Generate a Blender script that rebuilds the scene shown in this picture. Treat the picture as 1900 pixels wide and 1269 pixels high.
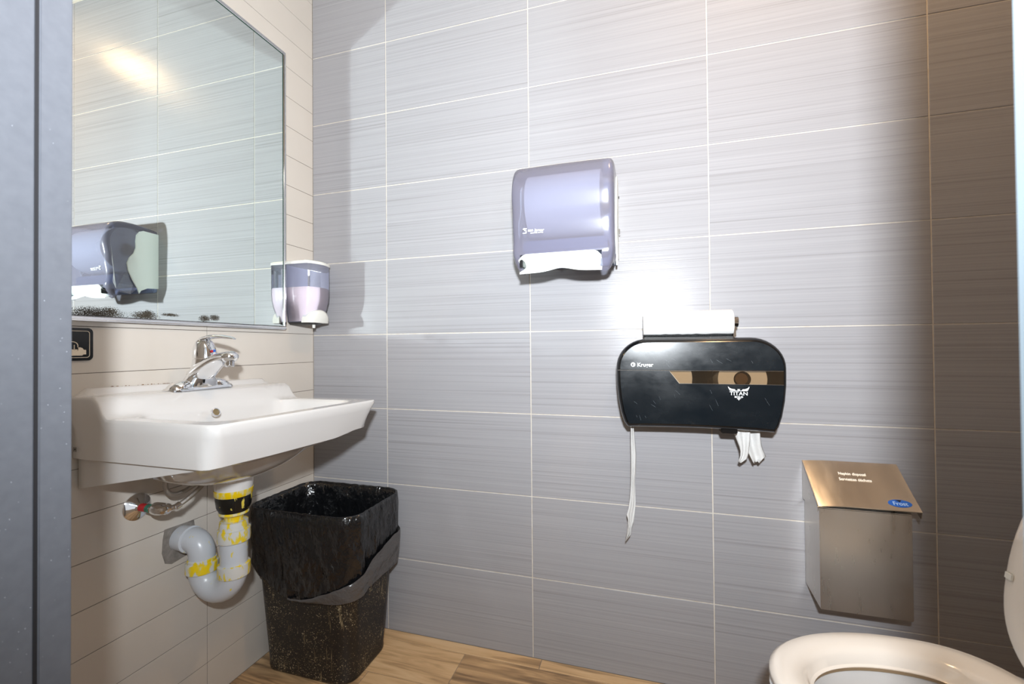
import bpy, bmesh, math, random
from math import sin, cos, pi, radians as R
from mathutils import Vector, Matrix, noise as mn

random.seed(4)
S = bpy.context.scene
COL = S.collection
for o in list(bpy.data.objects):
    bpy.data.objects.remove(o)

# ------------------------------------------------------------------ camera
cd = bpy.data.cameras.new('camera')
cam = bpy.data.objects.new('camera', cd)
COL.objects.link(cam)
S.camera = cam
cam.location = (1.22098, -1.40798, 1.02379)
cam.rotation_euler = (1.581656, 0.0083166, 0.2882374)
cd.sensor_width = 36.0
cd.lens = 810.93 / 1900 * 36
cd.clip_start = 0.02
cd.dof.use_dof = True
cd.dof.focus_distance = 1.45
cd.dof.aperture_fstop = 5.6

# ------------------------------------------------------------------ world, lights, exposure
W = bpy.data.worlds.new('world')
S.world = W
W.use_nodes = True
bg = W.node_tree.nodes['Background']
bg.inputs[0].default_value = (0.95, 0.97, 1.0, 1)
bg.inputs[1].default_value = 0.75


def area(name, loc, target, size, power, color):
    l = bpy.data.lights.new(name, 'AREA')
    l.shape = 'DISK'
    l.size = size
    l.energy = power
    l.color = color
    o = bpy.data.objects.new(name, l)
    COL.objects.link(o)
    o.location = loc
    o.rotation_euler = (Vector(target) - Vector(loc)).to_track_quat('-Z', 'Y').to_euler()
    return o


# the photographer's flash, just above and behind the camera
area('flash_light', (1.262, -1.53, 1.262), (1.2, 0.0, 2.25), 0.075, 56.0, (0.925, 0.98, 1.03)).data.spread = R(180)
# warm recessed lamp in the ceiling of the room
area('warm_lamp_light', (1.68, -0.43, 2.70), (1.68, -0.43, 0.0), 0.16, 9.0, (1.0, 0.64, 0.33))

S.view_settings.view_transform = 'Standard'
S.view_settings.look = 'None'
S.view_settings.gamma = 1.0
S.view_settings.use_curve_mapping = False
S.view_settings.exposure = 0.0
try:
    S.cycles.use_guiding = True
    S.cycles.use_denoising = True
    S.cycles.blur_glossy = 0.0
    S.cycles.guiding_training_samples = 64
    S.cycles.max_bounces = 10
    S.cycles.transparent_max_bounces = 16
    S.cycles.caustics_reflective = True
    S.cycles.sample_clamp_indirect = 8.0
except Exception:
    pass


# ------------------------------------------------------------------ helpers: objects
def lin(r, g, b):
    f = lambda c: (c / 255 / 12.92) if c / 255 <= 0.04045 else ((c / 255 + 0.055) / 1.055) ** 2.4
    return (f(r), f(g), f(b), 1.0)


class MB:
    def __init__(self):
        self.v = []
        self.f = []

    def add(self, vs, fs):
        b = len(self.v)
        self.v += [tuple(p) for p in vs]
        self.f += [tuple(i + b for i in f) for f in fs]
        return self

    def box(self, x0, x1, y0, y1, z0, z1):
        vs = [(x, y, z) for z in (z0, z1) for y in (y0, y1) for x in (x0, x1)]
        return self.add(vs, [(0, 2, 3, 1), (4, 5, 7, 6), (0, 1, 5, 4), (2, 6, 7, 3), (0, 4, 6, 2), (1, 3, 7, 5)])

    def loft(self, rings, cap0=True, cap1=True, closed=True):
        n = len(rings[0])
        vs = [p for r in rings for p in r]
        fs = []
        for i in range(len(rings) - 1):
            for j in range(n if closed else n - 1):
                k = (j + 1) % n
                fs.append((i * n + j, i * n + k, (i + 1) * n + k, (i + 1) * n + j))
        if cap0:
            fs.append(tuple(range(n - 1, -1, -1)))
        if cap1:
            fs.append(tuple((len(rings) - 1) * n + j for j in range(n)))
        return self.add(vs, fs)

    def prism(self, poly, to3, d0, d1):
        """poly 2D, to3(u, v, d) gives the 3D point"""
        return self.loft([[to3(u, v, d0) for u, v in poly], [to3(u, v, d1) for u, v in poly]])

    def tube(self, path, rad, n=20, cap=True, squash=None):
        P = [Vector(p) for p in path]
        if not hasattr(rad, '__len__'):
            rad = [rad] * len(P)
        rings = []
        t0 = (P[1] - P[0]).normalized()
        ref = Vector((0, 1, 0)) if abs(t0.y) < 0.8 else Vector((1, 0, 0))
        u = t0.cross(ref).normalized()
        for i, p in enumerate(P):
            t = ((P[min(i + 1, len(P) - 1)] - P[i]).normalized() + (P[i] - P[max(i - 1, 0)]).normalized()).normalized()
            u = (u - t * u.dot(t)).normalized()
            w = t.cross(u)
            a, b = (rad[i], rad[i]) if squash is None else (rad[i] * squash[0], rad[i] * squash[1])
            rings.append([tuple(p + u * (a * cos(2 * pi * j / n)) + w * (b * sin(2 * pi * j / n))) for j in range(n)])
        return self.loft(rings, cap, cap)

    def lathe(self, prof, org, axis='z', n=32, cap0=True, cap1=True):
        rings = []
        for r, h in prof:
            ring = []
            for j in range(n):
                a = 2 * pi * j / n
                c, s = r * cos(a), r * sin(a)
                q = {'z': (c, s, h), 'x': (h, c, s), 'y': (s, h, c)}[axis]
                ring.append((org[0] + q[0], org[1] + q[1], org[2] + q[2]))
            rings.append(ring)
        return self.loft(rings, cap0, cap1)

    def build(self, name, mat, parent=None, bevel=0, seg=2, smooth=True, ang=35, fix=True):
        me = bpy.data.meshes.new(name)
        me.from_pydata(self.v, [], self.f)
        if bevel or fix:
            bm = bmesh.new()
            bm.from_mesh(me)
            if fix:
                bmesh.ops.remove_doubles(bm, verts=bm.verts, dist=1e-6)
                bmesh.ops.recalc_face_normals(bm, faces=bm.faces)
            if bevel:
                es = [e for e in bm.edges if len(e.link_faces) == 2 and e.calc_face_angle(0) > 0.6]
                bmesh.ops.bevel(bm, geom=es, offset=bevel, segments=seg, affect='EDGES', clamp_overlap=True)
            bm.to_mesh(me)
            bm.free()
        return put(name, me, mat, parent, smooth, ang)


def put(name, me, mat, parent=None, smooth=True, ang=35):
    if mat is not None:
        me.materials.clear()
        me.materials.append(mat)
    if smooth:
        me.shade_smooth()
        me.set_sharp_from_angle(angle=R(ang))
    o = bpy.data.objects.new(name, me)
    COL.objects.link(o)
    if parent is not None:
        o.parent = parent
        if parent.type == 'EMPTY':
            o.matrix_parent_inverse = Matrix.Translation(-Vector(parent.location))
    return o


def thing(name, label, cat, loc, group=None):
    o = bpy.data.objects.new(name, None)
    o.empty_display_size = 0.05
    COL.objects.link(o)
    o.location = loc
    o['label'] = label
    o['category'] = cat
    if group:
        o['group'] = group
    return o


def tag(o, label, cat, group=None):
    o['label'] = label
    o['category'] = cat
    if group:
        o['group'] = group
    return o


def struct(o):
    o['kind'] = 'structure'
    return o


def rrect(w, h, r, n=6, cx=0, cy=0):
    pts = []
    for (sx, sy, a0) in ((1, 1, 0), (-1, 1, 90), (-1, -1, 180), (1, -1, 270)):
        for k in range(n + 1):
            a = R(a0 + 90 * k / n)
            pts.append((cx + sx * (w / 2 - r) + r * cos(a), cy + sy * (h / 2 - r) + r * sin(a)))
    return pts


def text(body, size, mat, parent, M, name='lettering', bold=0.0, extrude=0.0, align='LEFT', sx=1.0):
    cu = bpy.data.curves.new('txt', 'FONT')
    cu.body = body
    cu.size = size
    cu.offset = bold
    cu.extrude = extrude
    cu.align_x = align
    cu.resolution_u = 3
    t = bpy.data.objects.new('txt', cu)
    COL.objects.link(t)
    dg = bpy.context.evaluated_depsgraph_get()
    me = bpy.data.meshes.new_from_object(t.evaluated_get(dg))
    bpy.data.objects.remove(t)
    bpy.data.curves.remove(cu)
    me.transform(M @ Matrix.Diagonal((sx, 1, 1, 1)))
    return put(name, me, mat, parent, smooth=False)


# ------------------------------------------------------------------ helpers: materials
def nt(name):
    m = bpy.data.materials.new(name)
    m.use_nodes = True
    n = m.node_tree.nodes
    b = n['Principled BSDF']
    return m, n, m.node_tree.links, b


def mat(name, col, rough=0.5, metal=0.0, coat=0.0, spec=0.5, var=None, bump=None, ior=None):
    """var = (scale, amount, colour2); bump = (scale, strength, stretch)"""
    m, n, l, b = nt(name)
    b.inputs['Base Color'].default_value = col
    b.inputs['Roughness'].default_value = rough
    b.inputs['Metallic'].default_value = metal
    b.inputs['Coat Weight'].default_value = coat
    b.inputs['Coat Roughness'].default_value = 0.06
    b.inputs['Specular IOR Level'].default_value = spec
    tc = n.new('ShaderNodeTexCoord')
    if var:
        nz = n.new('ShaderNodeTexNoise')
        nz.inputs['Scale'].default_value = var[0]
        nz.inputs['Detail'].default_value = 5
        l.new(tc.outputs['Object'], nz.inputs['Vector'])
        rp = n.new('ShaderNodeValToRGB')
        rp.color_ramp.elements[0].position = 0.5 - var[1]
        rp.color_ramp.elements[1].position = 0.5 + var[1]
        rp.color_ramp.elements[0].color = col
        rp.color_ramp.elements[1].color = var[2]
        l.new(nz.outputs['Fac'], rp.inputs['Fac'])
        l.new(rp.outputs['Color'], b.inputs['Base Color'])
    if bump:
        mp = n.new('ShaderNodeMapping')
        mp.inputs['Scale'].default_value = bump[2] if len(bump) > 2 else (1, 1, 1)
        l.new(tc.outputs['Object'], mp.inputs['Vector'])
        nb = n.new('ShaderNodeTexNoise')
        nb.inputs['Scale'].default_value = bump[0]
        nb.inputs['Detail'].default_value = 4
        l.new(mp.outputs['Vector'], nb.inputs['Vector'])
        bp = n.new('ShaderNodeBump')
        bp.inputs['Strength'].default_value = bump[1]
        bp.inputs['Distance'].default_value = bump[3] if len(bump) > 3 else 0.002
        l.new(nb.outputs['Fac'], bp.inputs['Height'])
        l.new(bp.outputs['Normal'], b.inputs['Normal'])
    return m


def film(name, tint, body, frac, rough=0.12, fres=1.0):
    """thin tinted plastic shell: tinted see-through + a little body colour + gloss"""
    m, n, l, b = nt(name)
    out = n['Material Output']
    tr = n.new('ShaderNodeBsdfTransparent')
    tr.inputs[0].default_value = tint
    df = n.new('ShaderNodeBsdfDiffuse')
    df.inputs[0].default_value = body
    gl = n.new('ShaderNodeBsdfGlossy')
    gl.inputs['Roughness'].default_value = rough
    m1 = n.new('ShaderNodeMixShader')
    m1.inputs[0].default_value = frac
    l.new(tr.outputs[0], m1.inputs[1])
    l.new(df.outputs[0], m1.inputs[2])
    fr = n.new('ShaderNodeFresnel')
    fr.inputs[0].default_value = 1.5
    m2 = n.new('ShaderNodeMixShader')
    mu = n.new('ShaderNodeMath')
    mu.operation = 'MULTIPLY'
    mu.inputs[1].default_value = fres
    l.new(fr.outputs[0], mu.inputs[0])
    l.new(mu.outputs[0], m2.inputs[0])
    l.new(m1.outputs[0], m2.inputs[1])
    l.new(gl.outputs[0], m2.inputs[2])
    l.new(m2.outputs[0], out.inputs['Surface'])
    return m


def math_node(n, l, op, a, b=None):
    k = n.new('ShaderNodeMath')
    k.operation = op
    for i, v in enumerate((a, b)):
        if v is None:
            continue
        if isinstance(v, (int, float)):
            k.inputs[i].default_value = v
        else:
            l.new(v, k.inputs[i])
    return k.outputs[0]


def ramp(n, l, fac, stops):
    r = n.new('ShaderNodeValToRGB')
    e = r.color_ramp.elements
    while len(e) < len(stops):
        e.new(0.5)
    for q, (p, c) in zip(e, stops):
        q.position = p
        q.color = c
    l.new(fac, r.inputs['Fac'])
    return r.outputs['Color']


def grey_tile_material():
    m, n, l, b = nt('grey_striated_tile')
    g = n.new('ShaderNodeNewGeometry')
    oi = n.new('ShaderNodeObjectInfo')
    sp = n.new('ShaderNodeSeparateXYZ')
    l.new(g.outputs['Position'], sp.inputs[0])
    off = math_node(n, l, 'MULTIPLY', oi.outputs['Random'], 37.0)

    def streak(xs, zs, det, seed):
        cx = n.new('ShaderNodeCombineXYZ')
        l.new(math_node(n, l, 'ADD', math_node(n, l, 'MULTIPLY', sp.outputs['X'], xs), off), cx.inputs[0])
        l.new(math_node(n, l, 'MULTIPLY', sp.outputs['Z'], zs), cx.inputs[2])
        cx.inputs[1].default_value = seed
        t = n.new('ShaderNodeTexNoise')
        t.inputs['Scale'].default_value = 1.0
        t.inputs['Detail'].default_value = det
        t.inputs['Roughness'].default_value = 0.6
        l.new(cx.outputs[0], t.inputs['Vector'])
        return t.outputs['Fac']

    a = streak(0.8, 185.0, 2, 0.0)
    c = streak(0.5, 100.0, 1, 5.0)
    mixv = math_node(n, l, 'ADD', math_node(n, l, 'MULTIPLY', a, 0.7), math_node(n, l, 'MULTIPLY', c, 0.3))
    col = ramp(n, l, mixv, [(0.30, lin(138, 136, 138)), (0.45, lin(154, 153, 156)), (0.65, lin(161, 160, 163))])
    l.new(col, b.inputs['Base Color'])
    b.inputs['Roughness'].default_value = 0.27
    b.inputs['Specular IOR Level'].default_value = 0.21
    bp = n.new('ShaderNodeBump')
    bp.inputs['Strength'].default_value = 0.2
    bp.inputs['Distance'].default_value = 0.0022
    l.new(mixv, bp.inputs['Height'])
    l.new(bp.outputs['Normal'], b.inputs['Normal'])
    return m


def plank_material():
    m, n, l, b = nt('wood_look_plank')
    g = n.new('ShaderNodeNewGeometry')
    oi = n.new('ShaderNodeObjectInfo')
    sp = n.new('ShaderNodeSeparateXYZ')
    l.new(g.outputs['Position'], sp.inputs[0])
    cx = n.new('ShaderNodeCombineXYZ')
    l.new(math_node(n, l, 'ADD', math_node(n, l, 'MULTIPLY', sp.outputs['X'], 3.0),
                    math_node(n, l, 'MULTIPLY', oi.outputs['Random'], 53.0)), cx.inputs[0])
    l.new(math_node(n, l, 'MULTIPLY', sp.outputs['Y'], 34.0), cx.inputs[1])
    t = n.new('ShaderNodeTexNoise')
    t.inputs['Scale'].default_value = 1.0
    t.inputs['Detail'].default_value = 6
    t.inputs['Distortion'].default_value = 1.2
    l.new(cx.outputs[0], t.inputs['Vector'])
    k = math_node(n, l, 'ADD', math_node(n, l, 'MULTIPLY', oi.outputs['Random'], 0.22), math_node(n, l, 'SUBTRACT', t.outputs['Fac'], 0.11))
    col = ramp(n, l, k, [(0.3, lin(132, 106, 78)), (0.42, lin(176, 143, 105)), (0.55, lin(208, 172, 128)), (0.75, lin(222, 190, 148))])
    l.new(col, b.inputs['Base Color'])
    b.inputs['Roughness'].default_value = 0.42
    bp = n.new('ShaderNodeBump')
    bp.inputs['Strength'].default_value = 0.15
    bp.inputs['Distance'].default_value = 0.001
    l.new(t.outputs['Fac'], bp.inputs['Height'])
    l.new(bp.outputs['Normal'], b.inputs['Normal'])
    return m


def mirror_material():
    """silvered glass with a faint green cast and black foxing creeping in along the lower edge"""
    m, n, l, b = nt('aged_mirror')
    b.inputs['Metallic'].default_value = 1.0
    b.inputs['Roughness'].default_value = 0.0
    g = n.new('ShaderNodeNewGeometry')
    sp = n.new('ShaderNodeSeparateXYZ')
    l.new(g.outputs['Position'], sp.inputs[0])
    nz = n.new('ShaderNodeTexNoise')
    nz.inputs['Scale'].default_value = 640.0
    nz.inputs['Detail'].default_value = 2
    l.new(g.outputs['Position'], nz.inputs['Vector'])

    def blob(y, z, ry, rz):
        dy = math_node(n, l, 'DIVIDE', math_node(n, l, 'SUBTRACT', sp.outputs['Y'], y), ry)
        dz = math_node(n, l, 'DIVIDE', math_node(n, l, 'SUBTRACT', sp.outputs['Z'], z), rz)
        d = math_node(n, l, 'ADD', math_node(n, l, 'MULTIPLY', dy, dy), math_node(n, l, 'MULTIPLY', dz, dz))
        return math_node(n, l, 'MAXIMUM', math_node(n, l, 'SUBTRACT', 1.0, d), 0.0)

    tot = None
    for q in ((-0.715, 1.106, 0.075, 0.022), (-0.69, 1.112, 0.03, 0.018), (-0.612, 1.110, 0.042, 0.015), (-0.605, 1.116, 0.02, 0.012),
              (-0.455, 1.112, 0.022, 0.013), (-0.425, 1.116, 0.022, 0.012), (-0.55, 1.116, 0.03, 0.006)):
        k = blob(*q)
        tot = k if tot is None else math_node(n, l, 'MAXIMUM', tot, k)
    mask = math_node(n, l, 'GREATER_THAN', math_node(n, l, 'ADD', math_node(n, l, 'MULTIPLY', tot, 0.36), math_node(n, l, 'MULTIPLY', nz.outputs['Fac'], math_node(n, l, 'GREATER_THAN', tot, 0.002))), 0.70)
    mx = n.new('ShaderNodeMix')
    mx.data_type = 'RGBA'
    mx.inputs['A'].default_value = (0.86, 0.93, 0.90, 1)
    mx.inputs['B'].default_value = lin(52, 46, 34)
    l.new(mask, mx.inputs['Factor'])
    l.new(mx.outputs['Result'], b.inputs['Base Color'])
    l.new(math_node(n, l, 'SUBTRACT', 1.0, mask), b.inputs['Metallic'])
    l.new(math_node(n, l, 'MULTIPLY', mask, 0.5), b.inputs['Roughness'])
    return m


def pvc_material(name, lo, hi, thr):
    """grey drain pipe with runs of yellow primer; thr is how much of it is stained"""
    m, n, l, b = nt(name)
    g = n.new('ShaderNodeNewGeometry')
    mp = n.new('ShaderNodeMapping')
    mp.inputs['Scale'].default_value = (1, 1, 0.35)
    l.new(g.outputs['Position'], mp.inputs['Vector'])
    nz = n.new('ShaderNodeTexNoise')
    nz.inputs['Scale'].default_value = 75.0
    nz.inputs['Detail'].default_value = 4
    l.new(mp.outputs['Vector'], nz.inputs['Vector'])
    col = ramp(n, l, nz.outputs['Fac'], [(thr - 0.015, lo), (thr + 0.015, lin(214, 196, 92)), (thr + 0.09, hi)])
    l.new(col, b.inputs['Base Color'])
    b.inputs['Roughness'].default_value = 0.28
    return m


def speckled_black():
    m, n, l, b = nt('soiled_black_plastic')
    g = n.new('ShaderNodeNewGeometry')
    nz = n.new('ShaderNodeTexNoise')
    nz.inputs['Scale'].default_value = 250.0
    nz.inputs['Detail'].default_value = 3
    l.new(g.outputs['Position'], nz.inputs['Vector'])
    mp = n.new('ShaderNodeMapping')
    mp.inputs['Scale'].default_value = (95, 95, 7)
    l.new(g.outputs['Position'], mp.inputs['Vector'])
    st = n.new('ShaderNodeTexNoise')
    st.inputs['Scale'].default_value = 1.0
    st.inputs['Detail'].default_value = 3
    l.new(mp.outputs['Vector'], st.inputs['Vector'])
    big = n.new('ShaderNodeTexNoise')
    big.inputs['Scale'].default_value = 9.0
    l.new(g.outputs['Position'], big.inputs['Vector'])
    k = math_node(n, l, 'MAXIMUM', nz.outputs['Fac'], math_node(n, l, 'SUBTRACT', st.outputs['Fac'], 0.055))
    k = math_node(n, l, 'ADD', k, math_node(n, l, 'MULTIPLY', math_node(n, l, 'SUBTRACT', big.outputs['Fac'], 0.5), 0.25))
    col = ramp(n, l, k, [(0.585, lin(32, 28, 25)), (0.65, lin(104, 90, 66)), (0.74, lin(186, 172, 144))])
    l.new(col, b.inputs['Base Color'])
    b.inputs['Roughness'].default_value = 0.38
    return m


def scuffed_gloss(name, col, r0, r1, scale, stretch=(1, 1, 1), metal=0.0, bumpst=0.0):
    m, n, l, b = nt(name)
    b.inputs['Base Color'].default_value = col
    b.inputs['Metallic'].default_value = metal
    b.inputs['Specular IOR Level'].default_value = 0.28
    tc = n.new('ShaderNodeTexCoord')
    mp = n.new('ShaderNodeMapping')
    mp.inputs['Scale'].default_value = stretch
    l.new(tc.outputs['Object'], mp.inputs['Vector'])
    nz = n.new('ShaderNodeTexNoise')
    nz.inputs['Scale'].default_value = scale
    nz.inputs['Detail'].default_value = 6
    nz.inputs['Roughness'].default_value = 0.65
    l.new(mp.outputs['Vector'], nz.inputs['Vector'])
    mr = n.new('ShaderNodeMapRange')
    mr.inputs[1].default_value = 0.3
    mr.inputs[2].default_value = 0.7
    mr.inputs[3].default_value = r0
    mr.inputs[4].default_value = r1
    l.new(nz.outputs['Fac'], mr.inputs[0])
    l.new(mr.outputs[0], b.inputs['Roughness'])
    if bumpst:
        bp = n.new('ShaderNodeBump')
        bp.inputs['Strength'].default_value = bumpst
        bp.inputs['Distance'].default_value = 0.001
        l.new(nz.outputs['Fac'], bp.inputs['Height'])
        l.new(bp.outputs['Normal'], b.inputs['Normal'])
    return m


M = {}
M['tile'] = grey_tile_material()
M['grout'] = mat('pale_grout', lin(216, 211, 204), 0.85, var=(40, 0.3, lin(196, 184, 168)))
M['cream'] = mat('cream_glazed_tile', lin(206, 199, 190), 0.13, spec=0.5, var=(7, 0.4, lin(200, 193, 184)))
M['dark_grout'] = mat('dark_grout', lin(84, 72, 62), 0.9)
M['plank'] = plank_material()
M['floor_grout'] = mat('floor_grout', lin(150, 134, 116), 0.9)
M['paint'] = mat('white_paint', lin(226, 222, 214), 0.8)
M['beige'] = mat('beige_paint', lin(196, 186, 172), 0.8)
M['jamb'] = mat('grey_painted_steel', lin(94, 97, 104), 0.5, spec=0.25, var=(90, 0.22, lin(100, 103, 110)), bump=(60, 0.08))
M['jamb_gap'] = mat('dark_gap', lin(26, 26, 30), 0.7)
M['jamb_pale'] = mat('pale_painted_steel', lin(118, 130, 138), 0.4)
M['dust'] = mat('white_dust', lin(190, 195, 205), 0.8)
M['mirror'] = mirror_material()
M['glass_edge'] = mat('green_glass_edge', lin(40, 70, 60), 0.1)
M['chrome'] = mat('chrome', (0.86, 0.87, 0.89, 1), 0.05, metal=1.0)
M['steel_frame'] = mat('polished_steel', (0.78, 0.78, 0.79, 1), 0.12, metal=1.0)
M['porcelain'] = mat('white_porcelain', lin(212, 210, 208), 0.09, coat=0.3)
M['ivory'] = mat('ivory_toilet_plastic', lin(236, 229, 220), 0.16, coat=0.2)
M['shadow_gap'] = mat('tan_gap', lin(150, 128, 100), 0.8)  # tan painted for shade in the seat gap; plain colour on the hubs
M['black'] = mat('black_plastic', lin(18, 18, 19), 0.3)
M['pvc'] = pvc_material('grey_pvc', lin(192, 196, 202), lin(222, 196, 40), 0.68)
M['pvc_stained'] = pvc_material('stained_pvc', lin(200, 200, 196), lin(226, 196, 26), 0.5)
M['primer'] = pvc_material('yellow_primer', lin(206, 196, 150), lin(224, 190, 12), 0.44)
M['rubber'] = pvc_material('black_rubber_coupling', lin(20, 20, 18), lin(210, 190, 60), 0.62)
M['mortar'] = mat('grey_mortar', lin(112, 106, 100), 0.95, var=(60, 0.25, lin(146, 140, 134)), bump=(120, 0.8))
M['red'] = mat('red_tape', lin(178, 34, 40), 0.4)
M['green'] = mat('green_tape', lin(44, 104, 84), 0.4)
M['blue'] = mat('blue_print', lin(34, 98, 190), 0.35)
M['braid'] = mat('braided_steel', (0.52, 0.49, 0.46, 1), 0.35, metal=0.9, bump=(900, 0.6))
M['bin'] = speckled_black()
M['bag'] = mat('black_bin_liner', lin(17, 18, 20), 0.2, spec=0.75, bump=(13, 1.0, (1.5, 1.5, 0.9), 0.022))
M['bag_hem'] = mat('thin_black_liner', lin(78, 76, 76), 0.26, spec=0.8, bump=(16, 1.0, (1.0, 1.0, 1.4), 0.018))
M['smoke'] = film('smoked_plastic', (0.58, 0.61, 0.73, 1), lin(156, 153, 170), 0.42, 0.2)
M['smoke_clear'] = film('clear_smoke_plastic', (0.93, 0.94, 0.98, 1), lin(190, 194, 216), 0.14, 0.06)
M['smoke_brown'] = film('brown_smoked_window', (0.86, 0.78, 0.68, 1), lin(90, 76, 60), 0.10, 0.06)
M['mint'] = mat('pale_plastic', lin(232, 238, 233), 0.35)
M['paper'] = mat('white_paper', lin(228, 227, 225), 0.9, bump=(160, 0.15))
M['tissue'] = mat('thin_tissue', lin(206, 205, 203), 0.9, bump=(240, 0.4))
M['core'] = mat('brown_card_core', lin(92, 70, 48), 0.9)
M['tp_black'] = scuffed_gloss('scuffed_black_gloss', lin(15, 21, 26), 0.16, 0.34, 9, (1, 1, 1.6))
M['tp_shell'] = mat('black_gloss_shell', lin(15, 15, 16), 0.16)
M['print'] = mat('white_print', lin(235, 238, 240), 0.6)
M['soap'] = mat('pink_liquid_soap', lin(250, 236, 238), 0.35)
M['white_plastic'] = mat('white_plastic', lin(228, 228, 222), 0.28)
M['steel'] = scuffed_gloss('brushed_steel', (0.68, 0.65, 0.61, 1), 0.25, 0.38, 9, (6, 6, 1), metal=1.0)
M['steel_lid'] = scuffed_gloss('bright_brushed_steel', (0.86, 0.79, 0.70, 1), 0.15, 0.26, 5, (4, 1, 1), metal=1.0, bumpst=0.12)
M['sign_black'] = mat('black_sign', lin(20, 20, 22), 0.18)
M['sign_cream'] = mat('cream_print', lin(226, 212, 192), 0.5)
M['film'] = film('clear_wrap', (0.95, 0.96, 0.97, 1), lin(220, 225, 228), 0.1, 0.1)
M['lamp'] = None

# ================================================================== SETTING
ROWS = [0.0, 0.2612, 0.5279, 0.8003, 1.0735, 1.3478, 1.6201, 1.8896, 2.1547, 2.4210, 2.70]
COLS = [0.0, 0.3248, 0.8675, 1.4174, 1.9524, 2.32]


def tile_mesh(name, to3, u0, u1, v0, v1, thick, ch):
    """a tile with a small chamfer: 9 faces"""
    outer = [(u0, v0), (u1, v0), (u1, v1), (u0, v1)]
    inner = [(u0 + ch, v0 + ch), (u1 - ch, v0 + ch), (u1 - ch, v1 - ch), (u0 + ch, v1 - ch)]
    vs = [to3(u, v, thick) for u, v in outer] + [to3(u, v, ch * 0.7) for u, v in outer] + [to3(u, v, 0) for u, v in inner]
    fs = [(8, 9, 10, 11)]
    for i in range(4):
        j = (i + 1) % 4
        fs += [(i, j, 4 + j, 4 + i), (4 + i, 4 + j, 8 + j, 8 + i)]
    return MB().add(vs, fs)


wb = struct(MB().box(-0.12, 2.44, 0.0016, 0.12, 0.0, 2.72).build('wall_back', M['grout'], smooth=False))
to_back = lambda u, v, d: (u, d, v)
for i in range(len(COLS) - 1):
    for k in range(len(ROWS) - 1):
        g = 0.0017
        u0 = COLS[i] + (g if i else 0.0005)
        tile_mesh('tile', to_back, u0, COLS[i + 1] - g, ROWS[k] + (g if k else 0), ROWS[k + 1] - g, 0.006, 0.0008).build('tile', M['tile'], wb, smooth=False)

wl = struct(MB().box(-0.12, -0.0014, -1.06, 0.0016, 0.0, 2.72).build('wall_left', M['dark_grout'], smooth=False))
to_left = lambda u, v, d: (-d, u, v)
LZ = [0.0] + [0.0046 + 0.10738 * k for k in range(1, 25)] + [2.70]
LY = [-1.06, -0.976, -0.4335, -0.0005]
for i in range(3):
    for k in range(len(LZ) - 1):
        g = 0.0007
        tile_mesh('tile', to_left, LY[i] + g, LY[i + 1] - g, LZ[k] + (g if k else 0), LZ[k + 1] - g, 0.006, 0.0006).build('tile', M['cream'], wl, smooth=False)
# broken tile around the waste pipe, filled with grey mortar
mp_poly = [(-0.553, 0.545), (-0.515, 0.5435), (-0.474, 0.5415), (-0.470, 0.515), (-0.478, 0.500), (-0.47, 0.47), (-0.495, 0.452), (-0.535, 0.446), (-0.552, 0.455), (-0.560, 0.485), (-0.5575, 0.520)]
MB().prism(mp_poly, lambda u, v, d: (d, u, v), -0.004, 0.0012).build('mortar_patch', M['mortar'], wl, smooth=False)

fl = struct(MB().box(-0.12, 2.44, -2.9, 0.12, -0.08, -0.0016).build('floor', M['floor_grout'], smooth=False))
prow = [0.0, -0.045, -0.201, -0.357, -0.513, -0.669, -0.825, -0.981, -1.137]
pj = [0.897, 0.645, 0.38, 0.79, 0.55, 0.20, 0.72, 0.45]
to_floor = lambda u, v, d: (u, v, -d)
for k in range(len(prow) - 1):
    xs = [0.0] + [x for x in (pj[k] - 0.9, pj[k], pj[k] + 0.9, pj[k] + 1.8) if 0.02 < x < 2.30] + [2.32]
    for i in range(len(xs) - 1):
        g = 0.0012
        tile_mesh('plank', to_floor, xs[i] + g, xs[i + 1] - g, prow[k + 1] + g, prow[k] - g, 0.006, 0.0006).build('plank', M['plank'], fl, smooth=False)

struct(MB().box(-0.12, 2.44, -2.9, 0.12, 2.71, 2.8).build('ceiling', M['paint'], smooth=False))
struct(MB().box(2.32, 2.44, -1.06, 0.0016, 0.0, 2.71).build('wall_right', M['tile'], smooth=False))
wf = struct(MB().box(-0.12, 0.52, -1.22, -1.06, 0.0, 2.71).box(1.51, 2.44, -1.22, -1.06, 0.0, 2.71).box(0.52, 1.51, -1.22, -1.06, 2.12, 2.71).build('wall_front', M['beige'], smooth=False))
struct(MB().box(-0.12, 2.44, -2.9, -2.8, 0.0, 2.71).build('wall_rear', M['beige'], smooth=False))

# door frame the camera looks through
tj = struct(MB().box(0.52, 0.5705, -1.24, -1.0912, 0.0, 2.12).build('trim_1', M['jamb'], bevel=0.0015))
MB().box(0.52, 0.5715, -1.0880, -1.058, 0.0, 2.12).build('door_stop', M['jamb'], tj, bevel=0.0012)
MB().box(0.52, 0.5700, -1.0914, -1.0878, 0.0, 2.12).build('gap', M['jamb_gap'], tj, smooth=False)  # dark strip filling the joint, painted in place of its shadow
dm = MB()
for k in range(70):
    y = random.uniform(-1.135, -1.06)
    if -1.0925 < y < -1.0865:
        continue
    z = random.uniform(0.62, 1.02) if k < 55 else random.uniform(1.0, 1.3)
    r = random.uniform(0.0002, 0.0005)
    x = 0.5716 if y > -1.0885 else 0.5706
    dm.lathe([(r, -0.0002), (r * 0.7, 0.0001)], (x, y, z), 'x', 6)
o = dm.build('dust', M['dust'], tj, smooth=False)
o['kind'] = 'stuff'
struct(MB().box(1.4475, 1.51, -1.24, -1.054, 0.0, 2.12).build('trim_2', M['jamb_pale'], bevel=0.002))
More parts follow.
